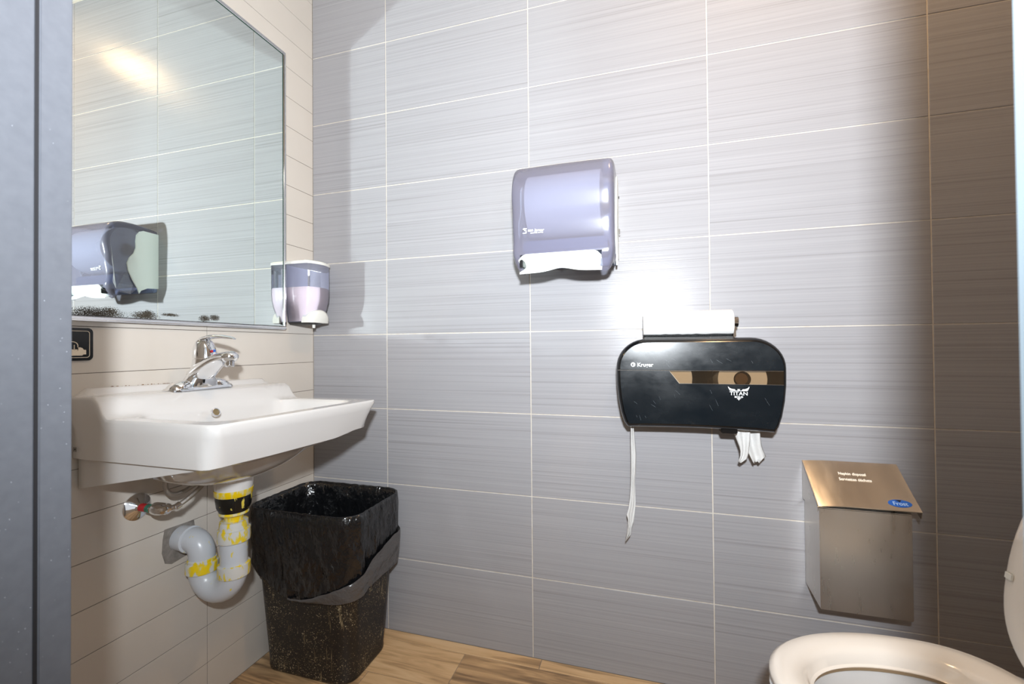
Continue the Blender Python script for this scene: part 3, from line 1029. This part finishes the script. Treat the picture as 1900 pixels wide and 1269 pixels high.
# maker's name low on the front: small square mark and lettering
lx, ly, lz = 0.8965, -0.1945, 1.3540
tl = Matrix.Translation((lx + 0.0145, ly, lz)) @ Matrix.Rotation(R(3), 4, 'Y') @ Matrix.Rotation(R(90 - 3), 4, 'X')
text('san jamar', 0.0125, M['print'], pt, tl, bold=0.0001, extrude=0.0004)
text('smart. safe. sanitary.', 0.0046, M['print'], pt, Matrix.Translation((lx + 0.0225, ly + 0.0004, lz - 0.0062)) @ Matrix.Rotation(R(87), 4, 'X'), bold=0.0002, extrude=0.0004)
mkm = MB()
for (dz, dx0) in ((0.0075, 0.0012), (0.0030, 0.0006), (-0.0055, 0.0)):
    mkm.box(lx + dx0, lx + dx0 + 0.0105, ly - 0.0006, ly + 0.0008, lz + dz, lz + dz + 0.0026)
mkm.box(lx + 0.0004, lx + 0.0034, ly - 0.0006, ly + 0.0008, lz + 0.0030, lz + 0.0095)
mkm.box(lx + 0.0082, lx + 0.0112, ly - 0.0006, ly + 0.0008, lz - 0.0050, lz + 0.0050)
mkm.build('maker_mark', M['print'], pt, smooth=False)

# ================================================================== TOILET PAPER DISPENSER
td = thing('toilet_paper_dispenser', 'black glossy twin toilet paper dispenser with window strip', 'dispenser', (1.366, 0.0, 0.79))


def tp_outline(ins=0.0):
    cx = 1.3665
    pts = []
    # right side from the bottom, up round the shoulder, over to the left
    rgt = [(0.1855, 0.7935), (0.196, 0.808), (0.2045, 0.835), (0.2115, 0.875), (0.2150, 0.915), (0.2155, 0.945)]
    sh = []
    for k in range(11):
        a = pi / 2 * k / 10
        sh.append((0.1305 + 0.085 * cos(a), 0.962 + 0.0815 * sin(a)))
    half = rgt + sh
    pts = [(cx + u, v) for u, v in half] + [(cx - u, v) for u, v in reversed(half)]
    # bottom edge, very slightly bowed upward in the middle
    for k in range(1, 8):
        f = k / 8
        pts.append((cx - 0.1855 + 0.371 * f, 0.7935 + 0.004 * sin(pi * f)))
    if ins:
        c = Vector((cx, 0.92))
        n = len(pts)
        out = []
        for i in range(n):
            a, b_, d = Vector(pts[i - 1]), Vector(pts[i]), Vector(pts[(i + 1) % n])
            t = ((b_ - a).normalized() + (d - b_).normalized()).normalized()
            nn = Vector((-t.y, t.x))
            out.append(tuple(b_ + nn * ins))
        return out
    return pts


to_b = lambda u, v, d: (u, d, v)
o0, o1, o2 = tp_outline(), tp_outline(0.004), tp_outline(0.012)
MB().loft([[(u, -0.0008, v) for u, v in o0], [(u, -0.112, v) for u, v in o0], [(u, -0.124, v) for u, v in o1], [(u, -0.130, v) for u, v in o2], [(u, -0.122, v) for u, v in o2],
           [(u, -0.1, v) for u, v in tp_outline(0.006)], [(u, -0.010, v) for u, v in tp_outline(0.006)]], False, True).build('housing', M['tp_shell'], td, ang=40)


def clip(poly, z, keep_above):
    out = []
    n = len(poly)
    for i in range(n):
        a, b_ = poly[i], poly[(i + 1) % n]
        ia, ib = (a[1] >= z) == keep_above, (b_[1] >= z) == keep_above
        if ia:
            out.append(a)
        if ia != ib:
            t = (z - a[1]) / (b_[1] - a[1])
            out.append((a[0] + (b_[0] - a[0]) * t, z))
    return out


ZA, ZB = 0.9560, 0.9195
yb = lambda z: -0.1310 - 0.0045 * (1 - ((z - 0.918) / 0.125) ** 2)
pin = tp_outline(0.0115)


def skin(name, poly, m, dy=0.0):
    """a front panel: flat outline cut into strips and bowed outwards"""
    bm = bmesh.new()
    bm.faces.new([bm.verts.new((u, 0, v)) for u, v in poly])
    for k in range(1, 26):
        z = 0.792 + 0.252 * k / 26
        bmesh.ops.bisect_plane(bm, geom=bm.verts[:] + bm.edges[:] + bm.faces[:], plane_co=(0, 0, z), plane_no=(0, 0, 1))
    for v in bm.verts:
        v.co.y = yb(v.co.z) + dy
    ext = bmesh.ops.extrude_face_region(bm, geom=bm.faces[:])
    for v in ext['geom']:
        if isinstance(v, bmesh.types.BMVert):
            v.co.y += 0.0045
    bmesh.ops.recalc_face_normals(bm, faces=bm.faces)
    me = bpy.data.meshes.new(name)
    bm.to_mesh(me)
    bm.free()
    return put(name, me, m, td, True, 40)


skin('upper_cover', clip(pin, ZA + 0.0006, True), M['tp_black'])
lowp = clip(pin, ZA - 0.0006, False)
# cut the window out of the lower cover: it runs from a slanted end to the right edge
full = clip(pin, ZB, False)
skin('lower_cover', full, M['tp_black'])
midp = clip(clip(pin, ZB + 0.0002, True), ZA - 0.0006, False)
lft = sorted([p for p in midp if p[0] < 1.36], key=lambda p: p[1])
skin('side_cover', [lft[0], (1.318, ZB + 0.0002), (1.2915, ZA - 0.0006)] + lft[::-1][:-1], M['tp_black'])
xr = max(p[0] for p in midp)
skin('window_strip', [(1.3195, ZB + 0.001), (xr - 0.0005, ZB + 0.001), (xr, ZA - 0.0012), (1.2935, ZA - 0.0012)], M['smoke_brown'], 0.0012)
for zz in (ZA - 0.0008, ZB + 0.0002):
    MB().box(1.155 if zz > 0.93 else 1.318, xr - 0.001, yb(zz) - 0.0004, yb(zz) + 0.001, zz - 0.0004, zz + 0.0005).build('window_edge', M['steel_frame'], td, smooth=False)  # thin bright strips added as the highlight along the cover seams
# two paper rolls inside, seen through the strip
for i, (cx, lab) in enumerate(((1.268, 'left paper roll half hidden behind the dark window strip'), (1.4775, 'right paper roll with core behind the dark window strip'))):
    ro = thing('toilet_roll', lab, 'toilet roll', (cx, -0.02, 0.93), 'rolls inside the black dispenser')
    MB().lathe([(0.021, -0.115), ((0.0855, 0.0595)[i], -0.115), ((0.0855, 0.0595)[i], -0.018), (0.021, -0.018)], (cx, 0, 0.932), 'y', 40, False, False).build('paper', M['paper'], ro)
    MB().lathe([(0.0208, -0.1155), (0.0208, -0.0175), (0.019, -0.0175), (0.019, -0.1155)], (cx, 0, 0.932), 'y', 32, False, False).build('core', M['core'], ro)
    MB().lathe([(0.0155, -0.105), (0.0155, -0.0102)], (cx, 0, 0.932), 'y', 24).build('spindle', M['core'], ro)
# outlet tongue under the right roll
MB().box(1.425, 1.465, -0.115, -0.070, 0.7855, 0.7975).build('outlet_tongue', M['tp_shell'], td, bevel=0.002)
# lettering
yF = yb(0.8965) - 0.0003
yK = yb(0.970) - 0.0003
text('Kruger', 0.0150, M['print'], td, Matrix.Translation((1.2085, yK, 0.9655)) @ Matrix.Rotation(R(88), 4, 'X'), bold=0.0003, extrude=0.0002)
MB().lathe([(0.0062, yK - 0.0003), (0.0062, yK + 0.001)], (1.1975, 0, 0.9710), 'y', 24).build('maker_mark', M['print'], td, smooth=False)
mm = MB()
for q in ((1.1955, 0.9718, 0.0022), (1.1990, 0.9718, 0.0020), (1.1955, 0.9685, 0.0022), (1.1992, 0.9680, 0.0018)):
    mm.lathe([(q[2] * 0.75, yK - 0.0006), (q[2] * 0.75, yK + 0.0005)], (q[0], 0, q[1]), 'y', 10)
mm.build('maker_mark_holes', M['tp_shell'], td, smooth=False)
ex, ez = 1.4645, 0.8965
text('TITAN', 0.0135, M['print'], td, Matrix.Translation((ex, yF, ez - 0.0052)) @ RX, bold=0.0001, extrude=0.0002, align='CENTER', sx=1.12)
text('BOLD', 0.0062, M['print'], td, Matrix.Translation((ex, yF, ez - 0.0118)) @ RX, bold=0.0002, extrude=0.0002, align='CENTER', sx=1.25)
wing = [(0.0035, 0.0070), (0.0075, 0.0070), (0.0090, 0.0105), (0.0160, 0.0112), (0.0215, 0.0135), (0.0255, 0.0180), (0.0248, 0.0135), (0.0225, 0.0100), (0.0180, 0.0080), (0.0228, 0.0095), (0.0215, 0.0070), (0.0180, 0.0058), (0.0035, 0.0058)]
eb = MB()
for s in (1, -1):
    eb.prism([(ex + s * u, ez + v) for u, v in wing], to_b, yF - 0.0002, yF + 0.0006)
eb.prism([(ex - 0.0036, ez + 0.0058), (ex + 0.0036, ez + 0.0058), (ex + 0.0018, ez + 0.0090), (ex + 0.0036, ez + 0.0108), (ex - 0.0036, ez + 0.0108), (ex - 0.0018, ez + 0.0090)], to_b, yF - 0.0002, yF + 0.0006)
eb.prism([(ex - 0.0055, ez - 0.0140), (ex - 0.002, ez - 0.0134), (ex, ez - 0.0122), (ex + 0.002, ez - 0.0134), (ex + 0.0055, ez - 0.0140), (ex + 0.0018, ez - 0.0155), (ex, ez - 0.0190), (ex - 0.0018, ez - 0.0155)], to_b, yF - 0.0002, yF + 0.0006)
eb.build('winged_emblem', M['print'], td, smooth=False)
# a few pale scratches
sc = MB()
random.seed(11)
for k in range(26):
    x = random.uniform(1.19, 1.31) if k < 18 else random.uniform(1.38, 1.53)
    z = random.uniform(0.965, 1.015) if k % 2 else random.uniform(0.805, 0.905)
    a = random.uniform(-1.3, -0.5)
    L = random.uniform(0.006, 0.024)
    t = 0.00022
    dxx, dzz = cos(a), sin(a)
    sc.prism([(x, z), (x + L * dxx, z + L * dzz), (x + L * dxx + t * dzz * -1, z + L * dzz + t * dxx), (x - t * dzz, z + t * dxx)], lambda u, v, d: (u, yb(v) + d, v), -0.00015, 0.0002)
o = sc.build('scratches', mat('scratch_grey', lin(120, 128, 134), 0.5), td, smooth=False)
o['kind'] = 'stuff'


def ribbon(name, left, right, y0, label, cat, seed, wav=0.004, group=None):
    """torn paper hanging down: edges given top to bottom as (x, z)"""
    rows = []
    n = max(len(left), len(right))
    N = 15
    for i, (a, b_) in enumerate(zip(left, right)):
        last = i == len(left) - 1
        row = []
        for j in range(N):
            t = j / (N - 1)
            x, z = a[0] + (b_[0] - a[0]) * t, a[1] + (b_[1] - a[1]) * t
            y = y0 + wav * mn.noise(Vector((x * 60, z * 22, seed))) + wav * 0.9 * sin(t * 9 + i * 0.45 + seed)
            if last or i == len(left) - 2:
                z += 0.004 * mn.noise(Vector((x * 260, seed, i))) * (1 if last else 0.5)
            row.append((x, y, z))
        rows.append(row)
    mb = MB().loft(rows, False, False, closed=False)
    o = mb.build(name, M['tissue'], None, ang=60, fix=False)
    md = o.modifiers.new('thickness', 'SOLIDIFY')
    md.thickness = 0.0007
    return tag(o, label, cat, group)


ribbon('paper_strip', [(1.1886, 0.800), (1.1880, 0.772), (1.1878, 0.735), (1.1879, 0.695), (1.1874, 0.655), (1.1862, 0.615), (1.1830, 0.575), (1.1785, 0.545), (1.1735, 0.525), (1.1770, 0.510), (1.1762, 0.490), (1.1735, 0.470), (1.1700, 0.449)],
       [(1.1945, 0.800), (1.1965, 0.772), (1.1995, 0.735), (1.2016, 0.705), (1.2005, 0.665), (1.1976, 0.625), (1.1985, 0.590), (1.1990, 0.562), (1.1965, 0.535), (1.1930, 0.510), (1.1870, 0.490), (1.1840, 0.470), (1.1712, 0.449)],
       -0.072, 'long narrow torn strip of toilet paper hanging from dispenser', 'toilet paper', 3)
ribbon('paper_tuft', [(1.4590, 0.800), (1.4625, 0.783), (1.4690, 0.762), (1.4750, 0.745), (1.4775, 0.733), (1.4770, 0.720), (1.4730, 0.708), (1.4720, 0.703)],
       [(1.5010, 0.800), (1.5015, 0.783), (1.5005, 0.765), (1.4985, 0.750), (1.4975, 0.735), (1.4970, 0.726), (1.4960, 0.714), (1.4800, 0.700)],
       -0.078, 'curled left half of torn toilet paper under the right outlet', 'toilet paper', 8, 0.005)
ribbon('paper_tuft', [(1.4700, 0.802), (1.4780, 0.783), (1.4850, 0.765), (1.4920, 0.745), (1.4975, 0.730), (1.5035, 0.716), (1.5085, 0.705), (1.5100, 0.699)],
       [(1.5255, 0.802), (1.5265, 0.780), (1.5285, 0.765), (1.5310, 0.750), (1.5345, 0.738), (1.5390, 0.727), (1.5425, 0.719), (1.5320, 0.706)],
       -0.070, 'longer right half of torn toilet paper under the right outlet', 'toilet paper', 21, 0.006)

# ================================================================== PAPER ROLL ON TOP
pr = thing('paper_towel_roll', 'white paper towel roll lying on top of black dispenser', 'paper roll', (1.345, -0.06, 1.045))
rc = (-0.062, 1.0855)
MB().lathe([(0.019, 1.226), (0.0345, 1.226), (0.0375, 1.2285), (0.0375, 1.4615), (0.0360, 1.4640), (0.019, 1.4640)], (0, rc[0], rc[1]), 'x', 48).build('paper', M['paper'], pr)
ob = MB().lathe([(0.0165, 1.44), (0.0165, 1.4765), (0.0155, 1.4785), (0.010, 1.479)], (0, rc[0], rc[1] + 0.004), 'x', 28).build('chrome_rod', M['chrome'], pr)
MB().box(1.4660, 1.4725, rc[0] - 0.010, rc[0] + 0.010, 1.0452, 1.0765).build('rod_foot', M['chrome'], pr, bevel=0.0015)
fr_ = []
for s in range(8):
    t = s / 7
    a = R(-128 + 62 * t)
    fr_.append([(1.2262 + 0.237 * j / 20, rc[0] + 0.0382 * cos(a) - 0.0008, rc[1] + 0.0382 * sin(a) + (0.002 * mn.noise(Vector((j * 0.7, s, 2))) if s < 2 else 0)) for j in range(21)])
MB().loft([[(x, y - 0.0, z) for x, y, z in r] for r in fr_], False, False, closed=False).build('torn_wrapper', M['film'], pr, ang=60, fix=False)
MB().box(1.228, 1.462, -0.088, -0.030, 1.0446, 1.0476).build('wrapper_fold', M['film'], pr, bevel=0.001)

# ================================================================== NAPKIN DISPOSAL BIN
nb = thing('napkin_disposal_bin', 'stainless steel napkin disposal bin on wall above the toilet', 'bin', (1.75, 0.0, 0.345))
BX0, BX1, BD = 1.652, 1.8475, 0.110
zt_b, zt_f, zb_ = 0.690, 0.606, 0.3475
bodyp = [(-0.0008, zb_ + 0.013), (-0.0008, zt_b), (-BD, zt_f), (-BD, zb_)]
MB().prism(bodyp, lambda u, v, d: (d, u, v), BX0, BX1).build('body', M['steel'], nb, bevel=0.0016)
# lid: sloping plate with turned-down flanges
LX0, LX1 = 1.6475, 1.8665
lt = lambda y: 0.7035 + (0.6165 - 0.7035) * (-y / 0.1115)
def lid_z(x, y):
    # sheet metal dented downwards along its left third
    u = (x - LX0) / (LX1 - LX0)
    return lt(y) - 0.0062 * max(0.0, 1 - u / 0.36) ** 2 * (0.55 + 0.45 * (-y / 0.11)) - 0.0012 * sin(pi * (-y / 0.1125))


NL, NM = 40, 14
top_ = [[(LX0 + (LX1 - LX0) * i / NL, -0.001 - 0.1115 * j / NM) for j in range(NM + 1)] for i in range(NL + 1)]
lr = [[(x, y, lid_z(x, y)) for x, y in row] + [(x, y, lid_z(x, y) - 0.002) for x, y in reversed(row)] for row in top_]
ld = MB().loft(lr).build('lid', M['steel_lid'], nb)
MB().prism([(-0.001, lt(-0.001) - 0.0022), (-0.1125, lt(-0.1125) - 0.0022), (-0.1105, 0.597), (-0.004, 0.594), (-0.001, 0.600)], lambda u, v, d: (d, u, v), LX0, LX0 + 0.0018).build('lid_flange', M['steel'], ld, smooth=False)
MB().prism([(-0.001, lt(-0.001) - 0.0022), (-0.1125, lt(-0.1125) - 0.0022), (-0.1085, 0.598), (-0.004, 0.660), (-0.001, 0.667)], lambda u, v, d: (d, u, v), LX1 - 0.0018, LX1).build('lid_flange', M['steel'], ld, smooth=False)
slope = math.atan2(0.7035 - 0.6165, 0.1115)


def on_lid(x, y, h=0.0003):
    return Matrix.Translation((x, y, lt(y))) @ Matrix.Rotation(slope, 4, 'X') @ Matrix.Translation((0, 0, h))


PM = mat('pale_etched_print', lin(250, 244, 232), 0.5)
text('Napkin disposal', 0.0112, PM, ld, on_lid(1.722, -0.036), bold=0.00015, extrude=0.0001, sx=0.88)
text('Serviettes d\u00e9chets', 0.0112, PM, ld, on_lid(1.719, -0.050), bold=0.00015, extrude=0.0001, sx=0.88)
ov_ = [(0.0245 * cos(2 * pi * j / 36), 0.0105 * sin(2 * pi * j / 36)) for j in range(36)]
bd = xf(MB().prism(ov_, lambda u, v, d: (u, v, d), 0.0, 0.0007), on_lid(1.829, -0.0965, 0.0))
badge = bd.build('badge', M['blue'], nb, smooth=False)
xf(MB().prism([(-0.008, 0.009), (0.006, 0.0092), (0.001, 0.0035), (-0.002, 0.0055)], lambda u, v, d: (u, v, d), 0.0006, 0.0009), on_lid(1.829, -0.0965, 0.0)).build('badge_peak', M['black'], badge, smooth=False)
text('Frost', 0.0145, mat('pale_blue_print', lin(176, 204, 236), 0.5), badge, on_lid(1.829, -0.1010, 0.0009), bold=0.0002, extrude=0.0001, align='CENTER', sx=1.0)

# ================================================================== WASTE BIN and LINER
wx, wy = 0.205, -0.172
BH = 0.520


def bin_ring(z, grow=0.0, n=10, r=0.055):
    f = z / BH
    w_, d_ = 0.326 + 0.064 * f + grow * 2, 0.222 + 0.060 * f + grow * 2
    return [(wx + x, wy + y, z) for x, y in rrect(w_, d_, r + grow, n)]


wbn = thing('waste_bin', 'black soiled plastic waste bin in the corner', 'bin', (wx, wy, 0.0))
bn = [bin_ring(0.0035, -0.006), bin_ring(0.0015, -0.002), bin_ring(0.004), bin_ring(0.012, 0.0), bin_ring(0.014, -0.0015), bin_ring(BH - 0.018, 0.0), bin_ring(BH - 0.015, 0.004), bin_ring(BH - 0.002, 0.004), bin_ring(BH, 0.002), bin_ring(BH - 0.004, -0.003), bin_ring(0.2, -0.003), bin_ring(0.02, -0.003)]
MB().loft(bn).build('tub', M['bin'], wbn, ang=50)
bl = thing('bin_liner', 'shiny black bin liner folded over the waste bin rim', 'bag', (wx, wy, 0.27))


def dens(ring, k=3):
    """more points round a ring so that the film can crease"""
    out = []
    n = len(ring)
    for i in range(n):
        a, b_ = Vector(ring[i]), Vector(ring[(i + 1) % n])
        m_ = max(1, int((b_ - a).length / 0.006))
        for j in range(m_):
            out.append(a + (b_ - a) * (j / m_))
    return out


base = dens(bin_ring(BH))
NB_ = len(base)
C0 = Vector((wx, wy, 0))


def liner_pt(i, z, grow, amp, seed):
    b_ = base[i]
    f = max(z, 0.02) / BH
    sx_, sy_ = (0.326 + 0.064 * f) / 0.390, (0.222 + 0.060 * f) / 0.282
    p = Vector((wx + (b_.x - wx) * sx_, wy + (b_.y - wy) * sy_, z))
    out = Vector((b_.x - wx, (b_.y - wy) * 1.35, 0)).normalized()
    wob = amp * (0.5 - 1.7 * abs(mn.noise(Vector((b_.x * 34 + seed + z * 10, b_.y * 34, z * 7))))) + amp * (0.3 - 1.1 * abs(mn.noise(Vector((b_.x * 75 - z * 25, b_.y * 75 + seed, z * 14)))))
    p += out * (grow + wob)
    # keep clear of the two walls
    p.x = max(p.x, 0.0035)
    p.y = min(p.y, -0.0035)
    return p


def hem_z(i):
    b_ = base[i]
    # lowest in the middle of the front, rising to the right side and to the wall
    fr = max(0.0, -(b_.y - wy) / 0.141)
    z = 0.40 + 0.006 * mn.noise(Vector((b_.x * 30, b_.y * 30, 0)))
    u = (b_.x - wx) / 0.196
    if fr > 0.45:
        z = 0.262 + 0.115 * max(0.0, (-u - 0.15)) ** 1.2 + 0.022 * max(0.0, u - 0.30)
    elif u > 0.6:
        z = 0.290 + 0.0 * u
    z += 0.005 * mn.noise(Vector((b_.x * 40, b_.y * 40, 3)))
    return z


hz = [hem_z(i) for i in range(NB_)]
for _ in range(6):
    hz = [(hz[i - 1] + hz[i] * 2 + hz[(i + 1) % NB_]) / 4 for i in range(NB_)]
rgs = []
for (z, g, a) in ((0.16, -0.030, 0.008), (0.22, -0.018, 0.010), (0.28, -0.014, 0.009), (0.34, -0.012, 0.009), (0.40, -0.010, 0.008), (0.45, -0.008, 0.006), (0.49, -0.006, 0.004), (0.512, -0.004, 0.002)):
    rgs.append([tuple(liner_pt(i, z, g, a, 1.0)) for i in range(NB_)])
for (dz, g) in ((0.5215, -0.001), (0.5245, 0.002), (0.5225, 0.0065)):
    rgs.append([tuple(liner_pt(i, dz + 0.002 * mn.noise(Vector((base[i].x * 60, base[i].y * 60, 5))), g, 0.001, 2.0)) for i in range(NB_)])
for k in range(1, 15):
    t = k / 14
    rgs.append([tuple(liner_pt(i, 0.519 + (hz[i] - 0.519) * t, 0.0085 + 0.009 * t, 0.0035 + 0.0040 * t, 2.0)) for i in range(NB_)])
o = MB().loft(rgs, True, False).build('bag_film', M['bag'], bl, ang=80, fix=False)
# hem of the bag: a doubled band that climbs from the front to the right side
band = []
idx = [i for i in range(NB_) if (base[i].y < wy - 0.02 and base[i].x > wx - 0.03) or base[i].x > wx + 0.16]
idx = sorted(idx, key=lambda i: math.atan2(base[i].y - wy, base[i].x - wx))
for k in range(7):
    t = k / 6
    row = []
    for q, i in enumerate(idx):
        f = q / (len(idx) - 1)
        zt = hz[i] + 0.004 + 0.100 * smooth((f - 0.02) * 1.15)
        row.append(tuple(liner_pt(i, zt + (hz[i] - 0.003 - zt) * t, 0.0240 + 0.003 * sin(t * pi) - 0.001 * t, 0.0026, 7.0)))
    band.append(row)
MB().loft(band, False, False, closed=False).build('folded_hem', M['bag_hem'], bl, ang=80, fix=False)

# ================================================================== TOILET
ty = -0.490
to = thing('toilet', 'ivory toilet with raised lid at the right of the room', 'toilet', (1.75, ty, 0.0))


def egg(x0, x1, hw, n=64, back=0.82):
    """elongated outline: blunt rounded front at x0, narrower square-ish back at x1"""
    pts = []
    xm = x0 + (x1 - x0) * 0.62
    for j in range(n):
        a = 2 * pi * j / n
        c, s = cos(a), sin(a)
        if c < 0:
            x, y = xm + (xm - x0) * c, hw * s
        else:
            e = 0.75
            x, y = xm + (x1 - xm) * (abs(c) ** e), hw * (1 if s > 0 else -1) * abs(s) ** 0.8
        pts.append((x, ty + y))
    return pts


def ering(x0, x1, hw, z):
    return [(x, y, z) for x, y in egg(x0, x1, hw)]


X0, X1 = 1.444, 1.888
seat = [ering(X0 + 0.006, X1 - 0.004, 0.176, 0.4005), ering(X0, X1, 0.182, 0.405), ering(X0 + 0.001, X1, 0.181, 0.414), ering(X0 + 0.010, X1 - 0.006, 0.172, 0.4215),
        ering(X0 + 0.030, X1 - 0.03, 0.152, 0.4225), ering(X0 + 0.050, X1 - 0.06, 0.132, 0.4195), ering(X0 + 0.062, X1 - 0.075, 0.119, 0.410), ering(X0 + 0.068, X1 - 0.083, 0.114, 0.3915), ering(X0 + 0.072, X1 - 0.087, 0.110, 0.3905), ering(X0 + 0.060, X1 - 0.07, 0.121, 0.3990), ering(X0 + 0.006, X1 - 0.004, 0.176, 0.4005)]
MB().loft(seat, False, False).build('seat', M['ivory'], to, ang=60)
bowl = [ering(1.50, 2.02, 0.105, 0.0), ering(1.50, 2.02, 0.105, 0.05), ering(1.515, 2.02, 0.100, 0.14), ering(1.50, 2.02, 0.118, 0.22), ering(1.462, 2.00, 0.155, 0.31), ering(1.447, 1.98, 0.172, 0.36), ering(1.444, 1.97, 0.175, 0.390), ering(1.452, 1.96, 0.170, 0.3955),
        ering(1.475, 1.85, 0.145, 0.3950), ering(1.493, 1.825, 0.126, 0.388), ering(1.505, 1.812, 0.117, 0.3845), ering(1.510, 1.807, 0.113, 0.380), ering(1.520, 1.80, 0.108, 0.345), ering(1.55, 1.80, 0.088, 0.25), ering(1.62, 1.78, 0.05, 0.20)]
MB().loft(bowl).build('bowl', M['porcelain'], to, ang=60)
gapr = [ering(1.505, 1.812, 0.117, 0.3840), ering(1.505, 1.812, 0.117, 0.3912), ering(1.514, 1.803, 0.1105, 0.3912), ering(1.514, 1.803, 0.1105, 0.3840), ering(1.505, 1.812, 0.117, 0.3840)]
MB().loft(gapr, False, False).build('seat_gap', M['shadow_gap'], to, ang=60)  # tan ring painted as the shade between seat and bowl
# raised lid, leaning back on the tank
lidm = Matrix.Translation((1.880, 0, 0.425)) @ Matrix.Rotation(R(98), 4, 'Y') @ Matrix.Translation((-1.880, 0, -0.425))
rgs = []
for (i_, z) in ((0.006, 0.4275), (0.0, 0.4255), (0.0, 0.4185), (0.008, 0.4145), (0.03, 0.4140)):
    rgs.append([tuple(lidm @ Vector(p)) for p in ering(X0 + 0.012 + i_, X1 - i_, 0.172 - i_, z)])
lidp = MB().loft(rgs).build('lid', M['ivory'], to, ang=60)
xf(MB().box(1.52, 1.535, ty + 0.128, ty + 0.148, 0.4105, 0.4145), lidm).build('bumper', M['white_plastic'], lidp, bevel=0.002)
xf(MB().box(1.72, 1.735, ty + 0.146, ty + 0.165, 0.4105, 0.4145), lidm).build('bumper', M['white_plastic'], lidp, bevel=0.002)
for s in (-1, 1):
    MB().tube([(1.880, ty + s * 0.075 - 0.02, 0.416), (1.880, ty + s * 0.075 + 0.02, 0.416)], 0.011, 16).build('hinge', M['white_plastic'], to)
MB().loft([[(x, y, z) for x, y in rrect(w_, d_, 0.03, 6, 2.16, ty)] for w_, d_, z in ((0.17, 0.38, 0.39), (0.19, 0.41, 0.44), (0.20, 0.43, 0.74))]).build('tank', M['porcelain'], to, ang=50)
MB().loft([[(x, y, z) for x, y in rrect(w_, d_, 0.03, 6, 2.16, ty)] for w_, d_, z in ((0.21, 0.44, 0.741), (0.215, 0.45, 0.75), (0.215, 0.45, 0.77), (0.20, 0.43, 0.778))]).build('tank_lid', M['porcelain'], to, ang=50)
MB().box(1.95, 2.10, ty - 0.09, ty + 0.09, 0.30, 0.392).build('tank_saddle', M['porcelain'], to, bevel=0.012)
